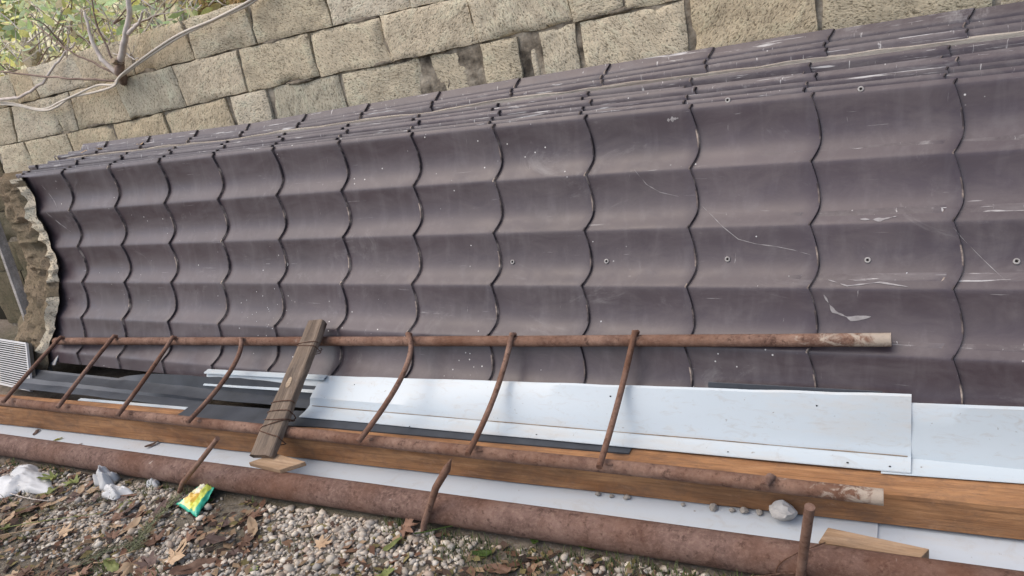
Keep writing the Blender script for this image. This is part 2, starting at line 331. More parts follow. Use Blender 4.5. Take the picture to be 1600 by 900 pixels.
def course(joints, za, zb, recs={}, mat='stone', **kw):
    global sid
    for k in range(len(joints) - 1):
        sid += 1; a, c = joints[k], joints[k+1]
        a = a if isinstance(a, tuple) else (a, a); c = c if isinstance(c, tuple) else (c, c)
        stone(a[0], a[1], c[0], c[1], za, zb, recs.get(k, random.uniform(-.003, .004)), mat, sid, **kw)
# pairs are (x at bottom, x at top)
course([-5.6,-5.25,-4.88,(-4.512,-4.504),(-4.30,-4.311),(-3.873,-3.89),(-3.472,-3.444),(-3.019,-3.038),(-2.608,-2.613),(-2.168,-2.177),(-1.777,-1.785),-1.40,-1.02,-.62,-.21,.2,.62,1.0], LA, LT)
course([-5.5,-5.05,(-4.689,-4.621),(-4.232,-4.204),(-4.071,-4.04),(-3.613,-3.628),(-3.177,-3.187),(-2.755,-2.743),(-2.31,-2.314),(-1.922,-1.933),(-1.517,-1.535),(-1.13,-1.151),(-.943,-.945),-.745], LB, LA)
course([-5.7,-5.3,-4.95], LC, LB, mat='stone_dark')
course([-4.95,-4.62,-4.2,(-3.794,-3.774),(-3.364,-3.365),(-2.90,-2.905)], LC, LB)
for a, c, r in ((-2.875,-2.64,0),(-2.632,-2.21,.004),(-2.20,-1.80,.002),(-1.752,-1.585,.013),(-1.515,-1.355,.0),(-1.322,-1.292,.012),(-1.268,-1.128,.002)):
    sid += 1; stone(a, a, c, c, LC, LB, r, 'stone', sid)
for a, c, zb in ((-1.112,-.742,LB), (-.728,-.348,LA), (-.338,.10,LA), (.11,.55,LA), (.56,1.0,LA)):
    sid += 1; stone(a, a, c, c, LC, zb, 0, 'stone', sid, rough=1.15)
course([-2.55,-2.15,-1.78,-1.38,-.97,-.6,-.2,.22,.6,1.0], LT, LU)
course([-5.6,-5.2,-4.72,-4.4,-4.0,-3.6,-3.2,-2.8,-2.4,-2.0,-1.6,-1.2,-.8,-.4,0,.5,1.0], LD, LC, mat='stone_dark')
course([-5.7,-5.4,-4.95,-4.55,-4.1,-3.6,-3.2,-2.8,-2.4], LE, LD, mat='stone_dark')
course([-5.6,-5.2,-4.8,-4.4,-4.0,-3.5,-3.0,-2.4], LF, LE, mat='stone_dark')
course([-5.7,-5.25,-4.85,-4.45,-4.0,-3.5,-3.0,-2.4], lambda x: .02, LF, mat='stone_dark')
core = MB(); xs = list(np.arange(-5.72, 1.01, .03)); zs_ = 30
vs = []
for x in xs:
    top = (LU(x) if x > -2.5 else LT(x)) - .022
    for j in range(zs_ + 1):
        z = -.02 + (top + .02) * j / zs_
        vs.append((x, WY + .0165 + .008 * nz(x, z, 0, 9) + .006 * nz(x, z, 5, 30), z))
n = zs_ + 1
fs = [(i*n+j, (i+1)*n+j, (i+1)*n+j+1, i*n+j+1) for i in range(len(xs)-1) for j in range(zs_)]
k = len(vs); vs += [(x, WY + .18, (LU(x) if x > -2.5 else LT(x)) - .022) for x in xs]
fs += [(i*n+zs_, (i+1)*n+zs_, k+i+1, k+i) for i in range(len(xs)-1)]
core.add(vs, fs).build('mortar', M['mortar'], wall, (-2, WY, .6), smooth=True)
# smears of mortar squeezed out along some joints
for (x, z, ln, hor) in ((-2.43,1.288,.16,1),(-1.98,1.303,.12,1),(-2.02,1.477,.16,1),(-1.78,1.31,.13,1),(-1.06,1.335,.12,1),(-3.9,1.248,.2,1),(-3.3,1.27,.18,1),(-.96,1.338,.1,1),(-2.51,1.47,.14,1)):
    mb = MB(); p = [(x + ln * (i / 9 - .5), WY + .008 + .004 * nz(i, x), z + .02 * ln * (i/9-.5) + .005 * nz(i * .7, z)) for i in range(10)]
    mb.tube(p, [.002 + .008 * math.sin(math.pi * min(1, max(0, i/9))) * (1 + .5 * nz(i*.9, x*3)) for i in range(10)], 7).build('mortar_smear', M['mortar'], wall, (x, WY, z), smooth=True)

# ------------------------------------------------------------------ profiled roofing sheets (crest surface fitted to the leaning, sagging stack)
PR = np.array([[2.2895,-.3885],[2.2137,-.5568],[2.1245,-.7146],[2.0364,-.8704],[1.957,-1.0309],[1.8807,-1.1968]])
PD = np.array([[-.0901,.0495],[-.0517,.0343],[.0064,.0086],[.0441,-.0125],[.0471,-.0202],[.0355,-.0147]])
PE = np.array([[.0342,.0024],[.035,-.0008],[.0279,-.0041],[.016,-.0054],[.0011,.0008],[-.0204,.0118]])
def crest_rows(x):
    t = max(-.12, min(1.12, -x / 3.85)); e = 4 * t * (1 - t) if 0 <= t <= 1 else (4 * t if t < 0 else 4 * (1 - t)) * .5
    p = PR + PD * t + PE * e; p = p + np.array([0, 1.4])
    return np.vstack([p[0] + 2 * (p[0] - p[1]), p[0] + (p[0] - p[1]), p, p[5] + (p[5] - p[4]), p[5] + 2 * (p[5] - p[4])])
def crest(x, w, rows=None):
    R_ = crest_rows(x) if rows is None else rows
    w = w + 2; i = int(max(1, min(len(R_) - 3, math.floor(w)))); t = w - i
    p0, p1, p2, p3 = R_[i-1], R_[i], R_[i+1], R_[i+2]
    p = .5 * ((2*p1) + (-p0+p2)*t + (2*p0-5*p1+4*p2-p3)*t*t + (-p0+3*p1-3*p2+p3)*t**3)
    d = .5 * ((-p0+p2) + 2*(2*p0-5*p1+4*p2-p3)*t + 3*(-p0+3*p1-3*p2+p3)*t*t); d /= np.linalg.norm(d)
    return p, np.array([d[1], -d[0]])           # point (y,z), outward normal (towards -Y, +Z)
_ph = np.array([0,.05,.3,.55,.72,.85,.965,1.0]); _sl = np.array([.0,.95,.74,.2,-.72,-1.42,-1.2,-.1])
_t = np.linspace(0, 1, 401); _d = np.interp(_t, _ph, _sl); _D = np.concatenate([[0], np.cumsum((_d[1:] + _d[:-1]) / 2 / 400)]); _D -= _D[-1] * _t; _D = np.maximum(_D, 0); _D *= .0200 / _D.max()
def wave_d(w): return float(np.interp(w - math.floor(w), _t, _D))
def scallop(w):
    f = w - math.floor(w); return .024 * (math.sin(math.pi/2 * f / .62) if f < .62 else math.cos(math.pi/2 * (f - .62) / .38) ** 1.1)
def sheet_pt(x, w, h=0.0, tau=0.0, nu=0.0):
    p, nn = crest(x, w - tau / .183); q = p + nn * (h - nu - wave_d(w)); return (x, q[0], q[1])
XG = np.linspace(-4.7, 1.2, 60); TG, NG = [], []
for x_ in XG:
    p_, n_ = crest(x_, -.17); d_ = np.array([2.452, float(np.interp(x_, [-4.2,-2.8,-1.4,-.48,.16,1], [1.165,1.146,1.170,1.180,1.180,1.178]))]) - p_
    TG.append(d_ @ np.array([-n_[1], n_[0]]) * -1); NG.append(-(d_ @ n_))
TG, NG = np.array(TG), np.array(NG)
if TG.mean() < 0: TG = -TG
def stack_off(x, f): return float(np.interp(x, XG, TG)) * f, float(np.interp(x, XG, NG)) * f
PH = [0,.02,.06,.14,.24,.34,.45,.55,.64,.72,.79,.85,.90,.94,.975]
def make_sheet(name, label, xl, xr, w0, w1, off, mats, step0=0.0, slant=0.0, dsag=0.0, group='brown roofing sheets in the leaning stack', seed=0):
    """xl..xr extent, rows w0..w1, off = (shift along x, place in the stack from 0 = outermost to 1 = rearmost); a step every 0.35 m"""
    ws = [k + p for k in range(math.floor(w0), math.ceil(w1) + 1) for p in PH]; ws = [w0] + [q for q in ws if w0 + .01 < q < w1 - .01] + [w1]; nr = len(ws)
    mb = MB(); k0 = math.floor((xl - step0) / .35) ; k1 = math.ceil((xr - step0) / .35)
    jy = [nz(seed * 3.1, k) * .004 for k in range(200)]
    for k in range(k0, k1):
        fr = [0, .04, .3, .6, .88, .989, 1.0]; cols = []
        for f in fr:
            h = .011 * f - (.0012 if f == 1.0 else 0)
            col_ = []
            for wi, w_ in enumerate(ws):
                sc = scallop(w_); xx = step0 + (k + f) * .35 + sc
                lx = xl + slant * (w_ - w0) / 5 + sc - .012; xx = min(max(xx, lx), xr)
                dip = dsag * math.exp(-((w_ + .1) / .5) ** 2) * math.sin(math.pi * max(0, min(1, (xx + 1.1) / 1.6)))
                p = sheet_pt(xx, w_, h + .0012 * nz(xx * 2.2, w_ * 1.5, seed), *stack_off(xx, off[1]))
                col_.append((p[0] + off[0], p[1], p[2] - dip))
            cols.append(col_)
        vs = [p for c_ in cols for p in c_]
        fs = [(i*nr+j+1, i*nr+j, (i+1)*nr+j, (i+1)*nr+j+1)[::-1] for i in range(len(fr)-1) for j in range(nr-1)
              if max(cols[i+1][j][0], cols[i+1][j+1][0]) - min(cols[i][j][0], cols[i][j+1][0]) > 1e-6 and abs(cols[i+1][j][0] - cols[i][j][0]) + abs(cols[i+1][j+1][0] - cols[i][j+1][0]) > 1e-5]
        n0 = len(mb.mi); mb.add(vs, fs, 0)
        for q_ in range(n0, len(mb.mi)):
            fv = mb.f[q_]; li = (fv[0] - (len(mb.v) - len(vs))) // nr; ph_ = ws[(fv[0] - (len(mb.v) - len(vs))) % nr] % 1
            if li >= len(fr) - 1 and (.38 < ph_ < .66 or ph_ > .96 or ph_ < .03): mb.mi[q_] = 1
        # step face at the right end of the module, dropping to the next one
        top_ = cols[-1]
        if top_[0][0] - off[0] < xr - .02 and top_[0][0] - off[0] > xl + .02 or (k + 1) * .35 + step0 > xl + .01 and (k + 1) * .35 + step0 < xr - .03:
            bot = []
            for wi, w_ in enumerate(ws):
                xx = step0 + (k + 1) * .35 + scallop(w_) + .0025
                p = sheet_pt(xx, w_, -.0005, *stack_off(xx, off[1])); bot.append((p[0] + off[0], p[1], p[2]))
            vs = top_ + bot; mb.add(vs, [(j, j+1, nr+j+1, nr+j) for j in range(nr-1)], 1)
    base = ((xl + xr) / 2, 1.9 + .1 * off[1], .1)
    if name == 'roofing_sheet' and 'outermost' in label or 'second' in label: base = (-3.45 if 'second' in label else base[0], base[1], base[2])
    o = mb.build(name, mats, None, base, smooth=True, sharp=38)
    return tag(o, label, 'roofing sheet', group)
XR = .95
front = make_sheet('roofing_sheet', 'outermost dark brown tile-profile roofing sheet facing the camera, leaning against the stack', -4.2, XR, -.075, 5.30, (0,0), [M['front'], M['edge']])
names = ['second roofing sheet from the front, directly behind the outermost one', 'third roofing sheet from the front, scratched top edge showing', 'fourth roofing sheet from the front, scratched top edge showing',
         'fifth roofing sheet from the front, its top wave sagging at the right', 'sixth roofing sheet, last one before the pale batten', ]
offs = [(-.022,.12),(-.016,.235),(.006,.35),(-.030,.46),(-.012,.56)]
for i, (nm, of) in enumerate(zip(names, offs)):
    make_sheet('roofing_sheet', nm, (-4.25, -4.24, -4.17, -4.26, -4.15)[i], XR + .1 * (i % 2), (-.05, -.035, -.06, -.045, -.05)[i], 5.25, of, [M['top'], M['edge']], seed=i + 1, dsag=(.012 if i == 3 else 0))
names = ['roofing sheet directly behind the pale batten', 'middle roofing sheet of the rear group behind the batten', 'rearmost roofing sheet, its top wave touching the stone wall']
offs = [(.03,.79),(.024,.89),(.035,1.0)]
for i, (nm, of) in enumerate(zip(names, offs)):
    make_sheet('roofing_sheet', nm, (-4.2, -4.12, -4.05)[i], XR, (-.05, -.06, -.17)[i], 5.2, of, [M['top'], M['edge']], seed=i + 11)
# screws with washers left in the outer sheet
for x, w_ in ((-.974,2.54),(-1.329,2.54),(-.582,2.52),(-.201,2.55),(.138,2.58),(-2.082,2.56),(-2.427,2.56),(-.222,-.05),(-.586,-.08)):
    p, nn = crest(x, w_); h = .011 * ((x / .35) % 1); c = np.array(sheet_pt(x, w_, h + .0012)); N = Vector((0, nn[0], nn[1])); c = Vector(c)
    base = front.location; mb = MB()
    ring = []; u = N.orthogonal().normalized(); v_ = N.cross(u)
    vs = []; n = 14
    for r, z in ((.0082, 0), (.0078, .0022), (.0045, .0026), (.0035, .0008)):
        vs += [c + N * z + (u * math.cos(2*math.pi*i/n) + v_ * math.sin(2*math.pi*i/n)) * r for i in range(n)]
    fs = [(r*n+i, r*n+(i+1) % n, (r+1)*n+(i+1) % n, (r+1)*n+i) for r in range(3) for i in range(n)]
    mb.add(vs, fs, 0).add([c + N * .0009 + (u * math.cos(2*math.pi*i/n) + v_ * math.sin(2*math.pi*i/n)) * .0036 for i in range(n)], [tuple(range(n))], 1)
    mb.build('screw_washer', [M['screw'], M['hole']], front, tuple(c))
def ribbon(pts, wd, name, mat='lime', parent=None, lift=.0012):
    mb = MB(); vs = []; P = []
    for i in range(len(pts) - 1):
        for t in np.linspace(0, 1, 8, endpoint=False): P.append([pts[i][k] + (pts[i+1][k] - pts[i][k]) * t for k in (0, 1)])
    P.append(pts[-1])
    for i, (x, w_) in enumerate(P):
        h = .011 * (((x - scallop(w_)) / .35) % 1) + lift; wd_ = wd * max(0, .25 + 1.3 * nz(i * .31, wd * 100) + .4) * math.sin(math.pi * min(1, max(0.02, i / (len(P) - 1)))) ** .5; a = P[min(i+1, len(P)-1)]; z = P[max(i-1, 0)]
        d = Vector((a[0]-z[0], (a[1]-z[1]) * .183)).normalized(); nx_, nw = -d.y * wd_, d.x * wd_ / .183
        vs += [sheet_pt(x + nx_, w_ + nw, h), sheet_pt(x - nx_, w_ - nw, h)]
    fs = [(2*i, 2*i+1, 2*i+3, 2*i+2) for i in range(len(P) - 1)]
    c = vs[0]; return mb.add(vs, fs).build(name, M[mat], parent, c)
ribbon([(-.88,.95),(-.84,1.22),(-.797,1.36),(-.735,1.45)], .0011, 'scratch', parent=front)
ribbon([(-.664,1.62),(-.63,1.8),(-.594,2.0),(-.55,2.2),(-.5,2.28),(-.44,2.33),(-.392,2.39),(-.345,2.47)], .0013, 'scratch', parent=front)
ribbon([(-.31,3.1),(-.285,3.35),(-.24,3.46),(-.19,3.42)], .006, 'lime_smear', parent=front)
ribbon([(-.30,2.86),(-.25,2.96),(-.17,2.9),(-.10,2.97)], .0025, 'lime_smear', parent=front)
ribbon([(-.22,1.93),(-.17,1.95),(-.13,1.90)], .006, 'lime_smear', parent=front)
ribbon([(-.772,.16),(-.755,.15),(-.735,.14)], .008, 'lime_smear', parent=front)
ribbon([(.0,2.1),(.06,2.5),(.12,2.9)], .0008, 'scratch', parent=front)
ribbon([(-4.05,.25),(-4.0,.6),(-3.93,1.0)], .0022, 'scratch', parent=front)
ribbon([(-4.04,1.0),(-3.97,1.35),(-3.9,1.6)], .004, 'lime_smear', parent=front)
for k in range(34):      # drops of lime and paint stuck to the outer sheet
    if k < 16: x, w_ = random.gauss(-2.58, .06), random.gauss(3.7, .28)
    else: x, w_ = random.uniform(-4, .3), random.uniform(.5, 4.6)
    h = .011 * (((x - scallop(w_)) / .35) % 1); p, nn = crest(x, w_); N = Vector((0, nn[0], nn[1])); c = Vector(sheet_pt(x, w_, h + .0002)); u = N.orthogonal().normalized(); v_ = N.cross(u); r = random.uniform(.0012, .0032); a0 = random.uniform(0, 3); el = random.uniform(.5, 1)
    vs = [c + (u * math.cos(a0 + i*math.pi/4) + v_ * math.sin(a0 + i*math.pi/4) * el) * r * random.uniform(.8, 1.15) for i in range(8)] + [c + N * r * .5]
    MB().add(vs, [(i, (i+1) % 8, 8) for i in range(8)]).build('lime_drop', M['bag'], front, tuple(c), smooth=True)

# pale batten lying between the two groups of sheets
mb = MB(); vs = []
for i in range(60):
    x = -4.05 + 4.75 * i / 59; ta, nu_ = stack_off(x, .685); p, n_ = crest(x, -.04 - ta / .183); wy = .003 * nz(x * 5, 1); y, z = p[0] - n_[0] * nu_ + wy, p[1] - n_[1] * nu_ - .004 + .009 * nz(x * 2.6, 7) + .005 * nz(x * 9, 3)
    vs += [(x, y - .007, z - .03), (x, y + .010, z - .03), (x, y + .010, z + .0005 + .002 * nz(x*30, 2)), (x, y - .007, z - .002)]
fs = [(4*i+j, 4*i+(j+1) % 4, 4*i+4+(j+1) % 4, 4*i+4+j) for i in range(59) for j in range(4)] + [(3,2,1,0), (236,237,238,239)]
bt = MB().add(vs, fs).build('batten', M['batten'], None, (-1.7, 2.35, 1.08)); tag(bt, 'long pale wooden batten wedged between the two groups of roofing sheets', 'batten')

# ------------------------------------------------------------------ timber beam, panels, pipe
ang = math.atan(.0527)
def beam():
    mb = MB(); vs = []; n = 60
    x0, x1 = -4.55, 1.0
    for i in range(n + 1):
        x = x0 + (x1 - x0) * i / n; y0 = 1.705 + .0527 * x; wz = .001 * nz(x * 1.3, 4); b_ = .006
        top = .120 + wz; bo = .017 + .5 * wz; dy = .002 * nz(x * 3, 8)
        prof = [(0, bo + b_), (0, top - b_), (b_, top), (.108 - b_, top), (.108, top - b_), (.108, bo)  , (b_, bo)]
        vs += [(x, y0 + dy + p + .0012 * nz(x*9, p*50, 2), z + .0012 * nz(x*8, z*60, 6)) for p, z in prof]
    k = 7; fs = [(i*k+j, (i+1)*k+j, (i+1)*k+(j+1) % k, i*k+(j+1) % k) for i in range(n) for j in range(k)] + [tuple(range(k)), tuple(n*k+j for j in range(k-1, -1, -1))]
    return MB().add(vs, fs)
o = beam().build('timber_beam', M['beam'], None, (-1.8, 1.66, .017), smooth=True, sharp=35, rotz=ang); tag(o, 'long orange-brown squared timber beam lying in front of the roofing sheets', 'beam')
def sheet_panel(x0, x1, z, d0, d1, name, label):
    vs = []; n = 40
    for i in range(n + 1):
        x = x0 + (x1 - x0) * i / n; yb = 1.705 + .0527 * x; d0 = yb - (1.47 + .043 * (x + .73))
        zz_ = z + .0015 * nz(x * 2, 5)
        for y, q in ((yb - d0, .0), (yb - d0 + .004, .0025), (yb - .08, .003), (yb + d1, .0025), (yb + d1, -.002), (yb - d0, -.002)):
            vs.append((x, y, zz_ + q))
    k = 6; fs = [(i*k+j, (i+1)*k+j, (i+1)*k+(j+1) % k, i*k+(j+1) % k) for i in range(n) for j in range(k)] + [tuple(range(k)), tuple(n*k+j for j in range(k-1, -1, -1))]
    o = MB().add(vs, fs).build(name, M['panel'], None, ((x0 + x1) / 2, 1.6, z), smooth=True, sharp=40, rotz=ang); return tag(o, label, 'panel')
sheet_panel(-.45, 1.0, .007, .24, .06, 'flat_panel', 'white flat sheet strip under the wood offcut at the right end')
p1 = sheet_panel(-4.4, -.165, .0125, .23, .08, 'flat_panel', 'long white flat sheet strip lying between the rusty pipe and the timber beam')
for x, y, l in ((-.418,1.607,.022),(-.395,1.612,.034)):
    MB().tube([(x, y, .0165), (x + .004, y + l * .5, .0168), (x + .010, y + l, .0165)], [.0016, .0028, .0012], 6).build('black_mark', M['hole'], p1, (x, y, .016)).rotation_euler = (0, 0, 0)
def pipe_c(x): return (x, 1.47 + .043 * (x + .73), .047)
mb = MB(); P = [pipe_c(x) for x in np.linspace(-4.9, 1.1, 50)]
mb.tube([(p[0], p[1] + .0015 * nz(p[0], 3), p[2] - .002 + .001 * nz(p[0] * 2, 6)) for p in P], .046, 40, cap=False)
mb.tube(P[::-1], .041, 40, cap=False)
n1 = 50 * 40      # ring faces closing the wall of the pipe at both ends
for a, b_ in ((0, n1 + 49*40), (49*40, n1)):
    for j in range(40):
        best = lambda q: min(range(40), key=lambda i: sum((mb.v[b_+i][c_] - mb.v[a+q][c_]) ** 2 for c_ in (1, 2)))
        mb.f.append((a + j, a + (j+1) % 40, b_ + best((j+1) % 40), b_ + best(j))); mb.mi.append(0)
o = mb.build('steel_pipe', M['pipe'], None, (-1.9, 1.42, 0), smooth=True, sharp=60); tag(o, 'thick rusty steel pipe lying on the gravel in front of everything', 'pipe')

# ------------------------------------------------------------------ flashings
def flashing(xs, prof_at, name, label, mat, cat='flashing', th=.0012, base=None, screws=()):
    n = len(xs); vs = []; k = None
    for x in xs:
        pr = prof_at(x); k = len(pr); vs += [(x, y, z) for y, z in pr]
    off = len(vs)
    for x in xs:
        pr = prof_at(x)
        for i, (y, z) in enumerate(pr):
            a, c = pr[max(0, i-1)], pr[min(k-1, i+1)]; d = Vector((c[0]-a[0], c[1]-a[1])).normalized(); vs.append((x, y + d.y * th, z - d.x * th))
    fs = []
    for i in range(n - 1):
        for j in range(k - 1):
            fs += [(i*k+j, (i+1)*k+j, (i+1)*k+j+1, i*k+j+1), (off+i*k+j, off+i*k+j+1, off+(i+1)*k+j+1, off+(i+1)*k+j)]
        fs += [(i*k, off+i*k, off+(i+1)*k, (i+1)*k), (i*k+k-1, (i+1)*k+k-1, off+(i+1)*k+k-1, off+i*k+k-1)]
    for i in (0, n-1): fs += [(i*k+j, i*k+j+1, off+i*k+j+1, off+i*k+j) for j in range(k-1)]
    o = MB().add(vs, fs).build(name, M[mat], None, base or (sum(xs)/n, prof_at(xs[0])[0][0], .12), smooth=True, sharp=25); tag(o, label, cat)
    return o
I = lambda x, a, c: float(np.interp(x, *zip(*sorted([a, c])))) 
def fl1(x):
    f = (x + 2.162) / 2.07; w_ = .002 * nz(x * 2.6, 1)
    yf, yc, yt, zt = 1.697 + .083 * f, 1.764 + .074 * f, 1.862 + .026 * f, .214 + .081 * f; zc = .139 + .003 * f
    yf += .005 * nz(x * 1.9, 9); zt += .0035 * nz(x * 3.1, 4) + .002 * nz(x * 9, 6); yc += .002 * nz(x * 4, 1); bl = .005 * nz(x * 2.3, 12)
    return [(yf - .001, .1285 + w_), (yf, .131 + w_), ((yf + yc) / 2, .133 + w_), (yc - .014, .137), (yc - .002, .139 + .002), (yc + .004, zc + .012), (yc + .011, zc + .028), ((yc + yt) / 2 + .001 + bl, (zc + zt) / 2 + .010), (yt - .004, zt - .004), (yt + .003, zt)]
fa = flashing(list(np.linspace(-2.135, -.092, 46)), fl1, 'metal_flashing', 'long white L-shaped metal flashing resting on the beam behind the ladder rungs', 'white')
pts = [(x, fl1(x)[4][0] - .003, fl1(x)[4][1] + .0006) for x in np.linspace(-2.12, -.1, 60)]
MB().tube(pts, [.0006 + .0013 * max(0, .5 + nz(p[0] * 6, 2)) for p in pts], 5).build('dirt_line', M['dirt'], fa, pts[0])
for x, w_ in ((-1.95,8),(-1.63,1),(-1.15,2),(-.92,8),(-.55,2),(-.32,8),(-.24,2),(-.14,2)):
    pr = fl1(x); y, z = (pr[w_][0] + pr[w_-1][0]) / 2, (pr[w_][1] + pr[w_-1][1]) / 2; r = random.uniform(.002, .0035)
    MB().add([(x + r * math.cos(t), y - .0012 - (.0 if w_ < 5 else .0004), z + (.0012 if w_ < 5 else r * math.sin(t))) if w_ > 5 else (x + r * math.cos(t), y + r * math.sin(t), z + .0014) for t in np.linspace(0, 2*math.pi, 8, endpoint=False)], [tuple(range(8))]).build('nail_hole', M['hole'], fa, (x, y, z))
def fl2(x):
    yf, yc, yt = 1.775 + .08 * (x + .1), 1.838 + .01 * (x + .1), 1.880 + .012 * (x + .1); zt = .274 + .04 * (x + .1)
    return [(yf - .001, .1245), (yf, .1265), ((yf+yc)/2, .1275), (yc - .014, .130), (yc, .133), (yc + .004, .148), (yc + .009, .162), ((yc+yt)/2 + .004, .215), (yt - .002, zt - .006), (yt + .003, zt)]
flashing(list(np.linspace(-.16, 1.0, 30)), fl2, 'metal_flashing', 'white L-shaped metal flashing running out of frame at the right', 'white')
def fl3(x):
    zb = .150 + .03 * (x + 2.8); y = 1.835
    return [(y - .022, zb - .004), (y - .020, zb), (y - .002, zb + .002), (y + .012, zb + .030), (y + .018, zb + .036), (y + .002, zb + .042), (y + .004, zb + .047), (y + .028, zb + .050)]
flashing(list(np.linspace(-2.80, -2.10, 20)), fl3, 'metal_flashing', 'short white gutter-shaped metal strip left of the weathered plank', 'white')
flashing(list(np.linspace(-.62, -.16, 12)), lambda x: [(1.889, .255 + .02 * (x + .9)), (1.897, .281 + .016*(x+.9)), (1.899, .282 + .016*(x+.9))], 'metal_flashing', 'thin dark metal strip edge showing just above the long white flashing', 'black')
def bk1(x):
    f = (x + 2.75) / 1.95; yf = 1.607 + .108 * f + .012 * min(1, max(0, (x + 2.2) / .2)); s = .003 * nz(x * 2, 2)
    return [(yf - .002, .098), (yf, .1245 + .3 * s), (yf + .05, .1255), (yf + .095, .126), (yf + .100, .1262)]
flashing(list(np.linspace(-2.74, -.83, 40)), bk1, 'dark_flashing', 'flat dark grey metal pan lying on the beam under the white flashing', 'black')
def bk2(x):
    f = (x + 4.2) / 2.1; zt = .070 + .115 * min(1, f * 1.6) + .012 * nz(x * 3, 5) + .006 * nz(x * 9, 2)
    return [(1.715 + .05 * f + .012 * nz(x * 4, 1), .124), (1.76 + .03 * f, .1255 + .004 * abs(nz(x * 7, 3))), (1.80, .127), (1.815 + .004 * nz(x * 8, 4), .130 + .008 * abs(nz(x * 6, 6))), (1.832, max(.136, zt))] if zt > .14 else [(1.715 + .05 * f, .124), (1.76 + .03*f, .1255), (1.795, .127), (1.806, .129), (1.815, .136)]
flashing(list(np.linspace(-4.1, -2.11, 44)), bk2, 'dark_flashing', 'long dark grey metal flashing leaning on the sheet bottoms at the left', 'black')
flashing(list(np.linspace(-4.05, -2.7, 30)), lambda x: [(1.655 + .02 * (x + 4) + .014 * nz(x * 3.3, 2), .1225), (1.68 + .02*(x+4), .1245 + .008 * abs(nz(x * 6, 8))), (1.705 + .02*(x+4) + .008 * nz(x * 5, 3), .1235 + .006 * abs(nz(x * 9, 4))), (1.73, .137 + .010 * nz(x*4, 1))], 'dark_flashing', 'crumpled dark sheet lying on the beam at its left end', 'black')
flashing(list(np.linspace(-3.45, -2.75, 12)), lambda x: [(1.627 + .05*(x+3.45), .1215), (1.645 + .05*(x+3.45), .1225)], 'metal_flashing', 'thin white strip edge peeking out on the beam beneath the crumpled dark sheet', 'white')

# ------------------------------------------------------------------ ladder of rusty pipe rails and bent rods
lad = thing('iron_ladder', 'rusty iron ladder with bent rod rungs leaning on the roofing sheets', 'ladder', (-2, 1.7, .14))
def upr(x): return (x, float(np.interp(x, [-4.1,-4.041,-1.723,-.144,0], [1.928,1.927,1.941,1.957,1.958])), float(np.interp(x, [-4.3,-4.041,-1.723,-.144,0], [.235,.246,.347,.417,.423])))
def lor(x): return (x, float(np.interp(x, [-4.4,-3.889,-1.548,-.586,-.151], [1.498,1.518,1.604,1.640,1.649])), .141 + .001 * nz(x, 2))
def railmesh(f, x0, x1, r, xe):
    mb = MB(); X = list(np.linspace(x0, x1, 44)); mb.tube([Vector(f(x)) + Vector((0, .0012 * nz(x*3, 1), .0012 * nz(x*3, 8))) for x in X], [r * (1 + .03 * nz(x*12, 3)) for x in X], 14, cap=False); n = 14
    for i in range(len(X) - 1):
        if X[i] > xe:
            for j in range(n): mb.mi[i*n+j] = 1
    # hollow end
    k = len(X) - 1; e = [Vector(mb.v[k*n+j]) for j in range(n)]; c = sum(e, Vector()) / n
    mb.add(e + [c + (p - c) * .78 for p in e] + [c + (p - c) * .76 + Vector((-.05,0,0)) for p in e], [(j, (j+1) % n, n+(j+1) % n, n+j) for j in range(n)] + [(n+j, n+(j+1) % n, 2*n+(j+1) % n, 2*n+j) for j in range(n)] + [tuple(2*n+j for j in range(n))], 1)
    e = [Vector(mb.v[j]) for j in range(n)]; mb.add(e, [tuple(range(n-1, -1, -1))], 0)
    return mb
railmesh(upr, -4.03, -.140, .0185, -.19).build('side_rail', [M['rail'], M['rail']], lad, (-2, 1.94, .33), smooth=True, sharp=50)
railmesh(lor, -4.35, -.150, .0205, -.34).build('side_rail', [M['rail'], M['rail']], lad, (-2, 1.58, .14), smooth=True, sharp=50)
rungs = [((-3.933,1.912,.281), None, (-3.754,1.475,.175)), ((-3.479,1.915,.306), None, (-3.349,1.491,.175)), ((-3.036,1.913,.32), None, (-2.935,1.493,.175)),
         ((-2.586,1.912,.331), (-2.545,1.78,.253), (-2.531,1.516,.175)), ((-1.714,1.932,.381), (-1.660,1.80,.303), (-1.707,1.543,.175)),
         ((-1.277,1.936,.398), (-1.303,1.80,.245), (-1.286,1.554,.175)), ((-.843,1.942,.422), (-.877,1.82,.25), (-.862,1.577,.175))]
for a, c, d in rungs:
    a, d = Vector(a), Vector(d); c = Vector(c) if c else (a + d) / 2 + Vector((random.uniform(-.012,.012), 0, random.uniform(-.008,.012)))
    pts = []
    for t in np.linspace(0, 1, 15):
        q = 2 * c - (a + d) / 2; pts.append(a * (1-t)**2 + q * 2*t*(1-t) + d * t*t)
    pts = [pts[0] + Vector((.002, .012, -.010))] + pts
    rg = MB().tube(pts, [.0096 * (1 + .05 * nz(i * .8, a.x)) for i in range(len(pts))], 10).build('rung', M['rod'], lad, tuple(d), smooth=True, sharp=50)
    for f, r, x in ((upr, .0185, a.x), (lor, .0205, d.x + .012)):     # weld beads
        p = f(x); MB().tube([(p[0] - .012, p[1] - r * .55, p[2] + r * .75), (p[0], p[1] - r * .6, p[2] + r * .82), (p[0] + .012, p[1] - r * .55, p[2] + r * .75)], [.003, .006, .003], 7).build('weld', M['rod'], rg, p, smooth=True)
MB().tube([(-.408,1.655,.150),(-.412,1.640,.166),(-.418,1.618,.168),(-.42,1.598,.166)], .0115, 10).build('broken_rung', M['rod'], lad, (-.41,1.63,.16), smooth=True, sharp=50)['label'] = 'short stub of a broken rung'
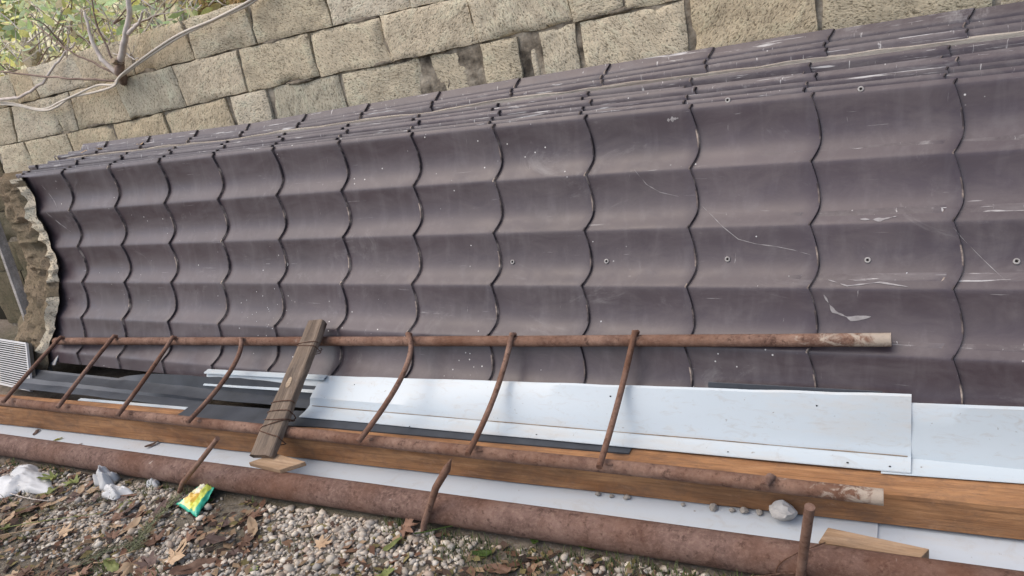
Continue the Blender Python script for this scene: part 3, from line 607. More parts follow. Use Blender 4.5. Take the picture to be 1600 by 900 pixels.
# weathered plank tied in place of a missing rung
pl = thing('tied_plank', 'weathered grey-brown plank wired across the ladder rails', 'plank', (-2.07, 1.476, .115))
a, d = Vector((-2.160, 1.952, .408)), Vector((-2.105, 1.466, .113)); ax = (d - a).normalized(); side = Vector((1, 0, 0)); side = (side - ax * side.dot(ax)).normalized(); nrm = side.cross(ax).normalized()
if nrm.z < 0: nrm = -nrm
vs = []; n = 26
for i in range(n + 1):
    t = i / n; c = a.lerp(d, t); hw = .040 + .010 * t + .003 * nz(t * 5, 3); th = .013
    prof = [(-hw, -th), (-hw - .001, th * .7), (-hw + .004, th), (-hw * .3, th + .0015), (hw * .45, th - .001), (hw - .006, th), (hw, th * .4), (hw - .001, -th)]
    endj = .012 if i in (0, n) else 0
    vs += [c + side * (u + .0045 * nz(t * 9, u * 40, 1)) + nrm * (v_ + .002 * nz(t * 11, u * 120, 5)) + ax * (endj * nz(u * 60, v_ * 70, i)) for u, v_ in prof]
k = 8; fs = [(i*k+j, (i+1)*k+j, (i+1)*k+(j+1) % k, i*k+(j+1) % k) for i in range(n) for j in range(k)] + [tuple(range(k)), tuple(n*k+j for j in range(k-1, -1, -1))]
mbp = MB().add(vs, fs)
bo = mbp.build('board', M['old'], pl, tuple(d), smooth=True, sharp=40)
# turn the grain along the board: local X along the plank axis
Rm = Matrix((ax, side, ax.cross(side))).transposed(); bo.data.transform(Rm.inverted().to_4x4()); bo.rotation_euler = Rm.to_euler()
def wrap_wire(t0, turns, spread, r=.0016, tilt=.3):
    pts = []; ph = random.uniform(0, 6)
    for i in range(turns * 20 + 1):
        an = 2 * math.pi * i / 20; t = t0 + spread * (i / (turns * 20) - .5) + tilt * .05 * math.sin(an * .5 + ph); c = a.lerp(d, t); hw, th = .043 + .010 * t, .0155
        cu, su = math.cos(an), math.sin(an); q = max(abs(cu) / 1, abs(su) / 1); u, v_ = cu / q * hw, su / q * th
        if v_ < 0: v_ -= .036 * (1 - abs(u) / hw * .4)
        pts.append(c + side * u + nrm * v_)
    return MB().tube(pts, r, 6)
wrap_wire(.20, 2, .02).build('wire', M['wire'], pl, tuple(a.lerp(d, .2)), smooth=True)
wrap_wire(.72, 3, .10, .002, 1.0).build('wire', M['wire'], pl, tuple(a.lerp(d, .75)), smooth=True)
wrap_wire(.83, 2, .06, .002, 1.2).build('wire', M['wire'], pl, tuple(a.lerp(d, .85)), smooth=True)
kc = a.lerp(d, .50) + nrm * .0155 - side * .004
MB().add([kc + (side * .011 * math.cos(2*math.pi*i/10) + ax * .019 * math.sin(2*math.pi*i/10) * (1.5 if i > 5 else 1)) for i in range(10)], [tuple(range(10))]).build('pale_chip', M['plankend'], pl, tuple(kc))

# ------------------------------------------------------------------ offcuts, rock, stakes
def offcut(P, h, name, label, mat):
    P = [Vector(p) for p in P]; vs = [p - Vector((0, 0, h)) for p in P] + P; c = sum(P, Vector()) / 4
    o = MB().add(vs, [(0,1,2,3)[::-1], (4,5,6,7), (0,1,5,4), (1,2,6,5), (2,3,7,6), (3,0,4,7)]).build(name, M[mat], None, (c.x, c.y, c.z - h)); bevel(o, .0025); return tag(o, label, 'offcut')
offcut([(-2.145,1.436,.104),(-1.985,1.425,.104),(-1.915,1.482,.108),(-2.075,1.500,.108)], .017, 'wood_offcut', 'short brown wood offcut under the foot of the weathered plank', 'fresh')
offcut([(-.292,1.556,.052),(-.070,1.556,.055),(-.052,1.590,.056),(-.275,1.612,.056)], .036, 'wood_offcut', 'pale wood offcut lying on the white strip beside the right-hand stake', 'fresh')
def rock(c, r, seed, name, label, cat='stone', mat='rock', sq=(1,.8,.8), group=None, sub=3):
    bm = bmesh.new(); bmesh.ops.create_icosphere(bm, subdivisions=sub, radius=1)
    for v in bm.verts:
        p = v.co.copy(); k = 1 + .45 * noise.noise(p * 1.1 + Vector((seed, 0, 0))) + .18 * noise.noise(p * 3 + Vector((0, seed, 0)))
        # a few flat facets
        for f in range(6):
            fd = Vector((math.sin(seed * 3 + f * 2.1), math.cos(seed + f * 1.3), math.sin(seed * 2 + f))).normalized(); dd = p.dot(fd)
            if dd * k > .78: k = .78 / dd
        v.co = Vector((p.x * sq[0], p.y * sq[1], p.z * sq[2])) * k * r
    zmin = min(v.co.z for v in bm.verts)
    for v in bm.verts: v.co.z -= zmin
    me = bpy.data.meshes.new(name); bm.to_mesh(me); bm.free(); me.materials.append(M[mat]); me.polygons.foreach_set('use_smooth', [True] * len(me.polygons)); me.set_sharp_from_angle(angle=math.radians(32))
    o = bpy.data.objects.new(name, me); COL.objects.link(o); o.location = c; return tag(o, label, cat, group)
rock((-.392,1.656,.016), .038, 2.0, 'rock', 'whitish angular rock wedged under the ladder rail against the beam', 'rock', sq=(1,.72,.85))
for k, (x, s) in enumerate(((-.452,.011),(-.493,.014),(-.524,.009),(-.575,.013),(-.872,.008),(-.915,.010),(-.825,.011),(-.66,.007))):
    y = 1.705 + .0527 * x - .006 - random.uniform(0, .008); rock((x, y, .015), s, k * 1.7 + .4, 'stone_chip', 'small grey stone chip on the white strip at the foot of the beam', 'stone', 'chip', group='stone chips along the beam', sub=2)
mb = MB(); mb.tube([(-2.462,1.326,-.03),(-2.40,1.332,.05),(-2.27,1.350,.155),(-2.155,1.363,.25)], [.0085,.009,.009,.0085], 10)
tag(mb.build('iron_stake', M['rod'], None, (-2.457,1.329,0), smooth=True, sharp=50), 'leaning rusty rod stake beside the green snack packet', 'stake', 'rusty stakes holding the pipe')
P = [(-1.392,1.378,-.03),(-1.375,1.382,.03),(-1.345,1.392,.09),(-1.31,1.402,.16),(-1.262,1.414,.225),(-1.243,1.420,.256)]
mb = MB(); mb.tube(P, [.007,.0095,.011,.0105,.012,.002], 10, jit=.12)
tag(mb.build('iron_stake', M['rod'], None, (-1.386,1.379,0), smooth=True, sharp=60), 'corroded pointed iron stake in front of the pipe near the middle', 'stake', 'rusty stakes holding the pipe')
mb = MB(); mb.tube([(-.33,1.452,-.04),(-.318,1.430,.05),(-.30,1.402,.18),(-.282,1.376,.30)], [.0115,.0115,.0115,.0113], 12)
st = mb.build('iron_stake', M['rod'], None, (-.32,1.44,0), smooth=True, sharp=50); tag(st, 'upright rusty rod stake at the lower right with wire round it', 'stake', 'rusty stakes holding the pipe')
c = pipe_c(-.33); pts = [(-.36 + .06 * i / 24 - .03 * math.sin(i / 5), c[1] - .052 * math.cos(i / 24 * 2.6 - .6), c[2] + .053 * math.sin(i / 24 * 2.6 - .6)) for i in range(25)]
MB().tube(pts, .0014, 6).build('wire', M['wire'], st, pts[0], smooth=True)
pts = [(-.30 - .14 * i / 14, 1.44 - .012 * math.sin(i / 4), .055 - .035 * i / 14 + .008 * math.sin(i / 3)) for i in range(15)]
MB().tube([(x, c[1] - .043 * math.sqrt(max(.05, 1 - ((z - .047) / .05) ** 2)) - .012, z) for x, y, z in pts], .0016, 6).build('wire', M['wire'], st, pts[0], smooth=True)

# ------------------------------------------------------------------ things at the left end of the stack
gr = thing('vent_grille', 'white louvred ventilation grille leaning at the far left', 'grille', (-4.25, 1.74, .06))
# plane of the grille: lower right corner A, direction along the bottom B, up direction U
A = Vector((-3.975, 1.70, .085)); Bd = Vector((-1, .10, -.02)).normalized(); Ud = (Vector((-.36, .30, .34))).normalized(); Nn = Bd.cross(Ud).normalized()
Lg, Hg = .42, .30
def obar(p, q, r1, r2, upv):
    p, q = Vector(p), Vector(q); t = (q - p).normalized(); s_ = t.cross(upv).normalized(); u_ = s_.cross(t).normalized()
    return [p + s_*r1*i + u_*r2*j for i, j in ((-1,-1),(1,-1),(1,1),(-1,1))] + [q + s_*r1*i + u_*r2*j for i, j in ((-1,-1),(1,-1),(1,1),(-1,1))]
BF = [(0,1,2,3),(7,6,5,4),(0,4,5,1),(1,5,6,2),(2,6,7,3),(3,7,4,0)]
for p, q in ((A, A + Bd*Lg), (A + Ud*Hg, A + Ud*Hg + Bd*Lg), (A, A + Ud*Hg), (A + Bd*Lg, A + Bd*Lg + Ud*Hg)):
    MB().add(obar(p, q, .005, .006, Nn), BF).build('frame', M['grille'], gr, tuple(p))
for k in range(1, 20):
    t = k / 20; p = A + Ud * Hg * t; MB().add(obar(p + Bd*.005, p + Bd * (Lg - .005), .0024, .0035, Nn), BF).build('slat', M['grille'], gr, tuple(p))
bk = A - Nn * .02 if Nn.y > 0 else A + Nn * .02
back = Vector((0, .025, -.01)); MB().add([A + back, A + Bd*Lg + back, A + Bd*Lg + Ud*Hg + back, A + Ud*Hg + back], [(0,1,2,3)]).build('backing', M['dark'], gr, tuple(A + back))
o = MB().add(obar((-4.56, 2.16, .98), (-4.18, 1.90, .06), .011, .024, Vector((0,-1,.3))), BF).build('grey_lath', M['greywood'], None, (-4.18, 1.9, .06)); bevel(o, .002)
tag(o, 'grey weathered lath leaning beside the white grille', 'lath')
EP = [(-4.121,2.153,1.069),(-4.099,2.144,1.012),(-4.073,2.134,.952),(-4.136,2.117,.881),(-4.072,2.113,.831),(-4.026,2.107,.775),(-4.082,2.096,.71),(-4.02,2.085,.656),(-3.97,2.074,.61),(-4.033,2.054,.539),(-3.977,2.033,.486),(-4.027,2.0,.409),(-4.011,1.968,.339),(-4.056,1.919,.242),(-4.069,1.881,.167),(-4.092,1.832,.0)]
EV = []
for i in range(len(EP) - 1):
    for t in np.linspace(0, 1, 5, endpoint=False): EV.append(Vector(EP[i]).lerp(Vector(EP[i+1]), t))
EV.append(Vector(EP[-1])); EX = np.array([e.x for e in EV]); K_ = np.ones(5) / 5; EX = np.convolve(np.pad(EX, 4, 'edge'), np.convolve(K_, K_), 'valid')
for i, e in enumerate(EV): e.x = EX[i] * .45 + .55 * (-4.115 + .115 * math.sin(math.pi * (1.07 - e.z) / 1.0)) + .024 * nz(e.z * 11, 2) + .014 * nz(e.z * 31, 5) - .018
vs = []; nc = 18
for i, e in enumerate(EV):
    z0 = e.z
    for j in range(nc + 1):
        u = j / nc; rr = min(1, u / .10)     # the rim rolls over, then the broken face runs back to the wall
        x = e.x - .62 * u ** 1.25 + .022 * nz(z0 * 9, u * 5, 1) * rr; y = e.y + .010 - .030 * math.sin(min(1, u / .16) * math.pi / 2) + .50 * max(0, u - .42) ** 1.1 + (.022 * nz(x * 7, z0 * 7, 3) + .024 * (abs(nz(x * 15, z0 * 15, 5)) * 2 - .5) + .012 * nz(x * 45, z0 * 45, 7)) * (.35 + .65 * rr)
        z = z0 + .02 * nz(x * 8, z0 * 8, 11) * rr + .10 * u * (1 - z0); vs.append((x, y, z))
n = nc + 1; fs = [(i*n+j, (i+1)*n+j, (i+1)*n+j+1, i*n+j+1) for i in range(len(EV)-1) for j in range(nc)]
k = len(vs); vs += [tuple(e + Vector((-.05, .045, 0))) for e in EV]; fs += [(i*n, k+i, k+i+1, (i+1)*n) for i in range(len(EV)-1)]
k2 = len(vs); vs += [(vs[j][0], vs[j][1] + .25, vs[j][2] - .03) for j in range(n)]; fs += [(j, j+1, k2+j+1, k2+j) for j in range(n-1)]
mbm = MB().add(vs, fs); mbm.mi = [1 if (q < (len(EV)-1) * nc and q % nc < 2 and nz(vs[fs[q][0]][2] * 9, 4) > -.25) else 0 for q in range(len(fs))]
tag(mbm.build('broken_masonry', [M['rubble'], M['stone']], None, (-4.2, 2.0, 0), smooth=True, sharp=24), 'rough broken brown masonry edge at the left end of the roofing sheets', 'masonry')
def crumple(name, label, cat, c, sx, sy, sz, mat, seed, nx=26, ny=22, amp=1.0, group=None):
    vs = []
    for i in range(nx + 1):
        for j in range(ny + 1):
            u, v_ = i / nx * 2 - 1, j / ny * 2 - 1; r = max(abs(u), abs(v_)); e = math.hypot(u, v_); ang_ = math.atan2(v_, u)
            k = 1 + .22 * math.sin(3 * ang_ + seed) + .15 * math.sin(5 * ang_ + seed * 2)
            x, y = u * math.sqrt(1 - v_*v_/2) * sx * k, v_ * math.sqrt(1 - u*u/2) * sy * k
            rid = 1 - abs(noise.noise(Vector((x / sx * 1.5 + seed, y / sy * 1.5, seed)))) * 2
            rid2 = 1 - abs(noise.noise(Vector((x / sx * 3.6, y / sy * 3.6 + seed, 4)))) * 2
            z = sz * max(0, 1 - r ** 2.2) * (.5 + .45 * rid * amp) + sz * .12 * rid2 * max(0, 1 - r**3)
            vs.append((c[0] + x, c[1] + y, c[2] + max(0, z) + .002))
    n = ny + 1; fs = [(i*n+j, (i+1)*n+j, (i+1)*n+j+1, i*n+j+1) for i in range(nx) for j in range(ny)]
    o = MB().add(vs, fs).build(name, M[mat], None, c, smooth=True, sharp=32); md = o.modifiers.new('thick', 'SOLIDIFY'); md.thickness = .0012; return tag(o, label, cat, group)
crumple('plastic_bag', 'crumpled white plastic bag at the left edge on the gravel', 'plastic bag', (-3.24, 1.205, 0), .17, .09, .05, 'bag', 1.3, 40, 34)
crumple('paper_scrap', 'crumpled whitish plastic scrap standing against the pipe', 'scrap', (-2.82, 1.298, 0), .05, .035, .085, 'bag', 4.1)
crumple('paper_scrap', 'low whitish crumpled scrap lying in front of the standing one', 'scrap', (-2.72, 1.262, 0), .075, .035, .035, 'bag', 6.2)
crumple('paper_scrap', 'tiny white scrap under the pipe left of the leaning stake', 'scrap', (-2.60, 1.345, 0), .03, .02, .03, 'bag', 8.8, 14, 12)
o = MB().add([(-4.20,1.92,.10),(-4.04,1.88,.13),(-4.02,1.93,.20),(-4.10,1.95,.19)], [(0,1,2,3)]).build('white_card', M['bag'], None, (-4.1,1.9,.1)); md = o.modifiers.new('t', 'SOLIDIFY'); md.thickness = .004; tag(o, 'small white card scrap behind the first ladder rung', 'scrap')

# snack packet
vs = []; uvs = []; nx, ny = 26, 30
Bc = [Vector((-2.375,1.268,.0)), Vector((-2.225,1.232,.0)), Vector((-2.280,1.388,.0)), Vector((-2.335,1.385,.0))]   # left, right, top right, top left
for i in range(nx + 1):
    for j in range(ny + 1):
        u, v_ = i / nx, j / ny; p = Bc[0].lerp(Bc[1], u).lerp(Bc[3].lerp(Bc[2], u), v_); e = min(u, 1-u, v_ * 1.1, (1 - v_) * 1.1)
        puff = .014 * min(1, e * 3.6) ** .8 * (1 - .35 * v_); fold = .010 * (1 - abs(nz(u * 2.3 + v_ * 2, v_ * 1.5, 3)) * 2.5) * min(1, e * 8); crease = -.016 * math.exp(-((u - .62 + .10 * v_) / .06) ** 2) * min(1, e * 5) + .008 * math.exp(-((u - .72 + .1 * v_) / .05) ** 2)
        z = .006 + puff + fold * .6 + crease + .006 * (1 - 2 * abs(nz(u * 5, v_ * 5, 7))) + .004 * nz(u * 12, v_ * 12, 3) + .022 * v_
        vs.append((p.x, p.y, z)); uvs.append((u, v_))
n = ny + 1; fs = [(i*n+j, (i+1)*n+j, (i+1)*n+j+1, i*n+j+1) for i in range(nx) for j in range(ny)]
o = MB().add(vs, fs).build('snack_packet', M['wrap'], None, (-2.3,1.3,0), smooth=True, sharp=40); ul = o.data.uv_layers.new(name='UVMap')
for lp in o.data.loops: ul.data[lp.index].uv = uvs[lp.vertex_index]
md = o.modifiers.new('t', 'SOLIDIFY'); md.thickness = .001; tag(o, 'crumpled green and yellow snack packet on the gravel in front of the pipe', 'packet')

# ------------------------------------------------------------------ gravel, litter, grass
def merged(name, V, F, C, mat, label=None, cat=None, smooth=True):
    me = bpy.data.meshes.new(name); me.vertices.add(len(V)); me.vertices.foreach_set('co', np.asarray(V, np.float32).ravel())
    k = F.shape[1]; me.loops.add(F.size); me.loops.foreach_set('vertex_index', F.astype(np.int32).ravel()); me.polygons.add(len(F)); me.polygons.foreach_set('loop_start', np.arange(0, F.size, k, dtype=np.int32)); me.polygons.foreach_set('loop_total', np.full(len(F), k, np.int32))
    if smooth: me.polygons.foreach_set('use_smooth', np.ones(len(F), bool))
    at = me.attributes.new('tint', 'FLOAT_COLOR', 'POINT'); at.data.foreach_set('color', np.c_[C, np.ones(len(C))].astype(np.float32).ravel())
    me.update(); me.validate(); me.materials.append(mat); o = bpy.data.objects.new(name, me); COL.objects.link(o); return tag(o, label, cat, kind='stuff')
bm = bmesh.new(); bmesh.ops.create_icosphere(bm, subdivisions=2, radius=1); bm.verts.ensure_lookup_table()
IV = np.array([v.co[:] for v in bm.verts]); IF = np.array([[v.index for v in f.verts] for f in bm.faces]); bm.free()
bm = bmesh.new(); bmesh.ops.create_icosphere(bm, subdivisions=1, radius=1); bm.verts.ensure_lookup_table()
IV1 = np.array([v.co[:] for v in bm.verts]); IF1 = np.array([[v.index for v in f.verts] for f in bm.faces]); bm.free()
def gravel_mask(x, y):
    m_ = .30 + 1.2 * nz(x * 2.1, y * 3.0, 8) + (.45 if x > -2.25 else 0) - (.65 if x > -1.2 else 0); return m_
PAL = np.array([.42,.375,.315]) * .35 + np.array([.66,.62,.56]) * np.array([(.40,.37,.33),(.52,.48,.42),(.28,.255,.225),(.35,.315,.27),(.60,.57,.51),(.20,.18,.165),(.43,.35,.27),(.32,.31,.30),(.26,.215,.18),(.48,.43,.37),(.30,.22,.17)])
Vs, Fs, Cs = [], [], []; nv = 0; tries = 0; cnt = 0
while cnt < 17000 and tries < 150000:
    tries += 1; x = random.uniform(-4.2, .2); y = random.uniform(.35, 1.46)
    if y > 1.42 + .043 * (x + .73): continue
    inview = y > .62 + .27 * (x + 2.7) - .1 and x > -3.7
    if not inview and random.random() > .22: continue
    if random.random() > gravel_mask(x, y): continue
    s = random.lognormvariate(math.log(.0066), .38); s = min(s, .017)
    sub = IV if False else IV1
    sc = np.array([random.uniform(.9, 1.35), random.uniform(.7, 1.0), random.uniform(.45, .8)]) * s
    q = Matrix.Rotation(random.uniform(0, 6.3), 3, 'Z') @ Matrix.Rotation(random.uniform(-.4, .4), 3, 'X') @ Matrix.Rotation(random.uniform(-.4, .4), 3, 'Y')
    ln = np.linalg.norm; vv = sub * (1 + .16 * rng.standard_normal((len(sub), 1)) * .6) * sc; vv = vv @ np.array(q).T
    vv += (x, y, ground_h(x, y) + s * random.uniform(.05, .55)); Vs.append(vv); Fs.append(IF1 + nv); nv += len(sub)
    c = PAL[random.randrange(len(PAL))] * random.uniform(.78, 1.2); Cs.append(np.repeat(c[None], len(sub), 0)); cnt += 1
merged('gravel', np.vstack(Vs), np.vstack(Fs), np.vstack(Cs), M['pebble'], 'rounded grey and cream pebbles scattered over the soil', 'gravel')
# bits of leaf and twig litter
Vs, Fs, Cs = [], [], []; nv = 0
LP = np.array([(.13,.07,.045),(.20,.12,.075),(.075,.048,.036),(.26,.18,.11),(.17,.14,.06),(.055,.04,.032)])
for k in range(8000):
    x = random.uniform(-4.1, .15); y = random.uniform(.4, 1.45)
    if y > 1.42 + .043 * (x + .73): continue
    if random.random() > 1.0 - .75 * min(1, max(0, gravel_mask(x, y) - .25)): continue
    a0 = random.uniform(0, 6.3); L_ = random.uniform(.006, .028); W_ = L_ * random.uniform(.2, .8); cz = ground_h(x, y) + random.uniform(.003, .011)
    t = np.array([math.cos(a0), math.sin(a0), random.uniform(-.3, .3)]); s_ = np.array([-math.sin(a0), math.cos(a0), random.uniform(-.4, .4)])
    P = np.array([-t*L_, s_*W_, t*L_*random.uniform(.7, 1.2), -s_*W_*random.uniform(.5, 1)]) + (x, y, cz); P[1, 2] += random.uniform(0, .006)
    Vs.append(P); Fs.append(np.array([[0,1,2,3]]) + nv); nv += 4; Cs.append(np.repeat((LP[random.randrange(len(LP))] * random.uniform(.7, 1.25))[None], 4, 0))
merged('leaf_litter', np.vstack(Vs), np.vstack(Fs), np.vstack(Cs), M['litter'], 'broken bits of dead leaf between the pebbles', 'litter', smooth=False)
def blades(spots, name, label, cols, mat, hmin, hmax, wd=.0018, lean=.6):
    Vs, Fs, Cs = [], [], []; nv = 0
    for (x, y) in spots:
        a0 = random.uniform(0, 6.3); h = random.uniform(hmin, hmax); ln = random.uniform(.15, lean) * h; dx, dy = math.cos(a0), math.sin(a0); z0 = ground_h(x, y); w_ = wd * random.uniform(.6, 1.4)
        P = []
        for t in (0, .4, .75, 1):
            c = np.array([x + dx * ln * t * t, y + dy * ln * t * t, z0 + h * t * (1 - .25 * t * lean)]); ww = w_ * (1 - t) + .0002; P += [c + np.array([-dy, dx, 0]) * ww, c - np.array([-dy, dx, 0]) * ww]
        Vs.append(np.array(P)); Fs.append(np.array([[0,1,3,2],[2,3,5,4],[4,5,7,6]]) + nv); nv += 8; Cs.append(np.repeat((np.array(random.choice(cols)) * random.uniform(.75, 1.2))[None], 8, 0))
    return merged(name, np.vstack(Vs), np.vstack(Fs), np.vstack(Cs), mat, label, 'grass')
sp = []
for k in range(2600):
    x = random.uniform(-1.5, .1) if k < 1900 else random.uniform(-4.0, -1.4); yp = 1.47 + .043 * (x + .73) - .044; y = yp - abs(random.gauss(0, .08 if x > -1.4 else .022))
    if nz(x * 5, y * 5, 2) > (-.12 if x > -1.4 else .12): sp.append((x, y))
for cx, cy, n_, r in ((-2.60,1.30,60,.035),(-2.36,.90,90,.05),(-2.12,.97,70,.04),(-2.75,1.23,40,.04),(-3.2,1.15,60,.05),(-2.95,.95,80,.07),(-1.5,1.38,60,.03),(-1.75,1.25,25,.04)):
    sp += [(random.gauss(cx, r), random.gauss(cy, r)) for _ in range(n_)]
blades(sp, 'grass', 'sparse green grass growing along the pipe and between pebbles', [(.085,.12,.04),(.12,.15,.05),(.16,.17,.07),(.10,.125,.065)], M['grass'], .012, .045)
# green evergreen sprigs and dry stalks across the gravel
def sprig(p0, p1, name, label, col_, nfr=90, spread=.035):
    Vs, Fs, Cs = [], [], []; nv = 0; p0, p1 = np.array(p0), np.array(p1); d = p1 - p0; L_ = np.linalg.norm(d); d /= L_; s_ = np.array([-d[1], d[0], 0])
    for k in range(nfr):
        t = random.random(); b_ = p0 + d * L_ * t + s_ * .012 * math.sin(t * 5) ; sg = random.choice((-1, 1)); ln = spread * random.uniform(.4, 1) * (1 - .5 * t); an = random.uniform(.3, .9)
        e = b_ + (d * math.cos(an) + s_ * sg * math.sin(an)) * ln; e[2] += random.uniform(0, .012); w_ = .0016
        for q in range(5):
            f0, f1 = q / 5, (q + 1) / 5; a_ = b_ + (e - b_) * f0; c_ = a_ + (d * math.cos(an + random.choice((-.7,.7))) + s_ * sg * math.sin(an + random.choice((-.7,.7)))) * ln * .35; c_[2] += random.uniform(-.002, .006)
            P = np.array([a_ + s_*w_, a_ - s_*w_, c_ - d*w_*.5, c_ + d*w_*.5]); P[:, 2] += .010
            Vs.append(P); Fs.append(np.array([[0,1,2,3]]) + nv); nv += 4; Cs.append(np.repeat((np.array(col_) * random.uniform(.6, 1.3))[None], 4, 0))
    me = merged(name, np.vstack(Vs), np.vstack(Fs), np.vstack(Cs), M['sprig'], smooth=False); del me['kind']; return tag(me, label, 'sprig')
sprig((-2.30,1.02,.004), (-2.42,1.30,.004), 'evergreen_sprig', 'grey-green evergreen sprig on the gravel left of the snack packet', (.17,.18,.10), 150, .06)
sprig((-2.45,.93,.004), (-2.33,1.10,.004), 'evergreen_sprig', 'grey-green evergreen sprig below the snack packet near the bottom edge', (.17,.185,.11), 110, .05)
sprig((-3.0,1.03,.004), (-2.68,1.24,.004), 'evergreen_sprig', 'olive dry stalk with side shoots in front of the crumpled scraps', (.15,.14,.07), 70, .05)
for k, (p, q, lb) in enumerate((((-3.15,.86),(-2.62,1.16),'long olive dry stalk lying diagonally across the left gravel'),((-3.0,.88),(-2.7,1.10),'thin straw-coloured stalk lying beside the long olive one'),((-3.35,1.12),(-2.95,1.16),'thin grey twig lying across the white plastic bag'),((-2.58,1.12),(-2.45,1.23),'short dark brown stick lying on pebbles left of the packet'),((-2.40,.97),(-2.28,1.03),'pale short stick between the large tan leaves'),((-1.40,1.37),(-1.22,1.42),'curved green stem at the foot of the pipe near the pointed stake'))):
    pts = [(p[0] + (q[0]-p[0]) * t, p[1] + (q[1]-p[1]) * t + .012 * math.sin(t * 3 + k), .016 + .006 * math.sin(t * 4 + k)) for t in np.linspace(0, 1, 12)]
    mt = ('fgreen','ftan','twig','fbrown','ftan','leafg')[k]
    tag(MB().tube(pts, [.0022 * (1 - .5 * t) for t in np.linspace(0, 1, 12)], 6).build('dry_stalk', M[mt], None, pts[0], smooth=True), lb, 'stalk')

# fallen leaves
def leaf_outline(kind):
    if kind == 'maple':
        tips = [(90,1.0),(48,.92),(10,.72),(-32,.45)]; val = [(68,.46),(28,.42),(-12,.38),(-55,.22)]; P = []
        for (ta, tr), (va, vr) in zip(tips, val):
            P += [(ta + 7, tr * .80), (ta, tr), (ta - 8, tr * .78), (ta - 12, tr * .62), (va, vr)]
        R_ = [(math.radians(a), r) for a, r in P]; R_ += [(math.radians(-90), .12)]; Lf = [(math.pi - a, r) for a, r in reversed(R_[1:-1])]
        return [(r * math.cos(a), r * math.sin(a)) for a, r in R_ + Lf]
    return [(math.cos(t) * (.36 if math.sin(t) < .9 else .3), math.sin(t) * (1 if math.sin(t) < .8 else 1.05)) for t in np.linspace(math.pi/2, math.pi/2 - 2*math.pi, 22, endpoint=False)]
def fallen(x, y, s, kind, mat, label, group=None, z=None, curl=None, rz=None, name='fallen_leaf'):
    P = leaf_outline(kind); vs = []; seed = x * 13 + y * 7; curl = random.uniform(.25, .8) if curl is None else curl
    rings = (1.0, .72, .42, .15)
    for r in rings:
        for (px_, py_) in P:
            jx = 1 + .18 * nz(px_ * 3, py_ * 3, seed); X, Y = px_ * r * jx, py_ * r * jx
            Z = curl * (.42 * (X*X + .6*Y*Y) * (1 if nz(seed, 3) > -.3 else -.5) + .30 * nz(X * 1.7, Y * 1.7, seed) + .10 * nz(X * 5, Y * 5, seed)) - .04 * math.exp(-(X/.07)**2); vs.append((X * s, Y * s, Z * s))
    n = len(P); fs = [(k*n+i, k*n+(i+1) % n, (k+1)*n+(i+1) % n, (k+1)*n+i) for k in range(3) for i in range(n)] + [tuple(3*n+i for i in range(n))]
    mb = MB().add(vs, fs); zs2 = [v_[2] for v_ in vs]; zm = sorted(zs2)[len(zs2) // 8]
    mb.tube([(0, -.1*s, .0), (.03*s, -.45*s, .05*s), (.10*s, -.85*s, .02*s)], [.012*s, .010*s, .014*s], 5)
    mb.v = [(a_, b_, c_ - zm) for a_, b_, c_ in mb.v]
    o = mb.build(name, M[mat], None, (0,0,0), smooth=True); o.location = (x, y, (ground_h(x, y) + .010) if z is None else z); o.rotation_euler = (random.uniform(-.22, .22), random.uniform(-.22, .22), random.uniform(0, 6.3) if rz is None else rz); return tag(o, label, 'leaf', group)
big = [(-2.245,.992,.075,'maple','ftan','large pale tan maple leaf at the bottom edge, left of its twin'),(-2.125,1.045,.085,'maple','ftan','large pale tan maple leaf at the bottom edge below the snack packet'),(-2.02,1.045,.07,'oval','fbrown','broad reddish brown leaf at the bottom edge right of the tan maple leaves'),
       (-2.27,1.095,.06,'maple','fbrown','crumpled red-brown leaf below and left of the snack packet'),(-3.12,1.262,.06,'maple','fgreen','green maple leaf beside the white plastic bag near the pipe'),(-2.98,1.262,.05,'maple','fgreen','yellow-green maple leaf left of the crumpled scraps'),
       (-3.03,1.185,.045,'maple','fgreen','pale green star-shaped leaf right of the plastic bag'),(-2.325,.972,.05,'oval','fgreen','bright green leaf at the bottom edge beside the tan maple leaf'),(-2.69,1.03,.05,'maple','ftan','olive-tan crumpled leaf in the middle of the left gravel'),
       (-2.16,1.14,.045,'maple','fbrown','brown shrivelled leaf just below the snack packet'),(-2.02,1.165,.05,'oval','fdark','long dark brown leaf right of the snack packet'),(-1.945,1.182,.05,'maple','fbrown','curled orange-brown leaf right of the snack packet'),(-2.08,1.235,.04,'maple','fdark','dark brown leaf touching the pebbles right of the packet'),
       (-1.445,1.37,.06,'maple','fbrown','brown leaf behind the pointed stake at the pipe'),(-1.03,1.43,.03,'oval','leafg','small fresh green leaf below the pipe right of centre'),(-1.155,1.345,.03,'oval','leafg','fresh green oval leaf on pebbles below the pipe'),(-.86,1.44,.035,'oval','leafg','fresh green leaf under the pipe toward the right'),
       (-2.60,1.10,.045,'maple','ftan','orange-tan curled leaf on the pebbles left of the evergreen sprig'),(-2.52,1.115,.04,'maple','ftan','second orange-tan leaf, nearer the evergreen sprig'),(-2.26,1.31,.022,'oval','leafg','small green leaf half under the snack packet')]
for t in big: fallen(*t, curl=random.uniform(.6, 1.1))
k = 0
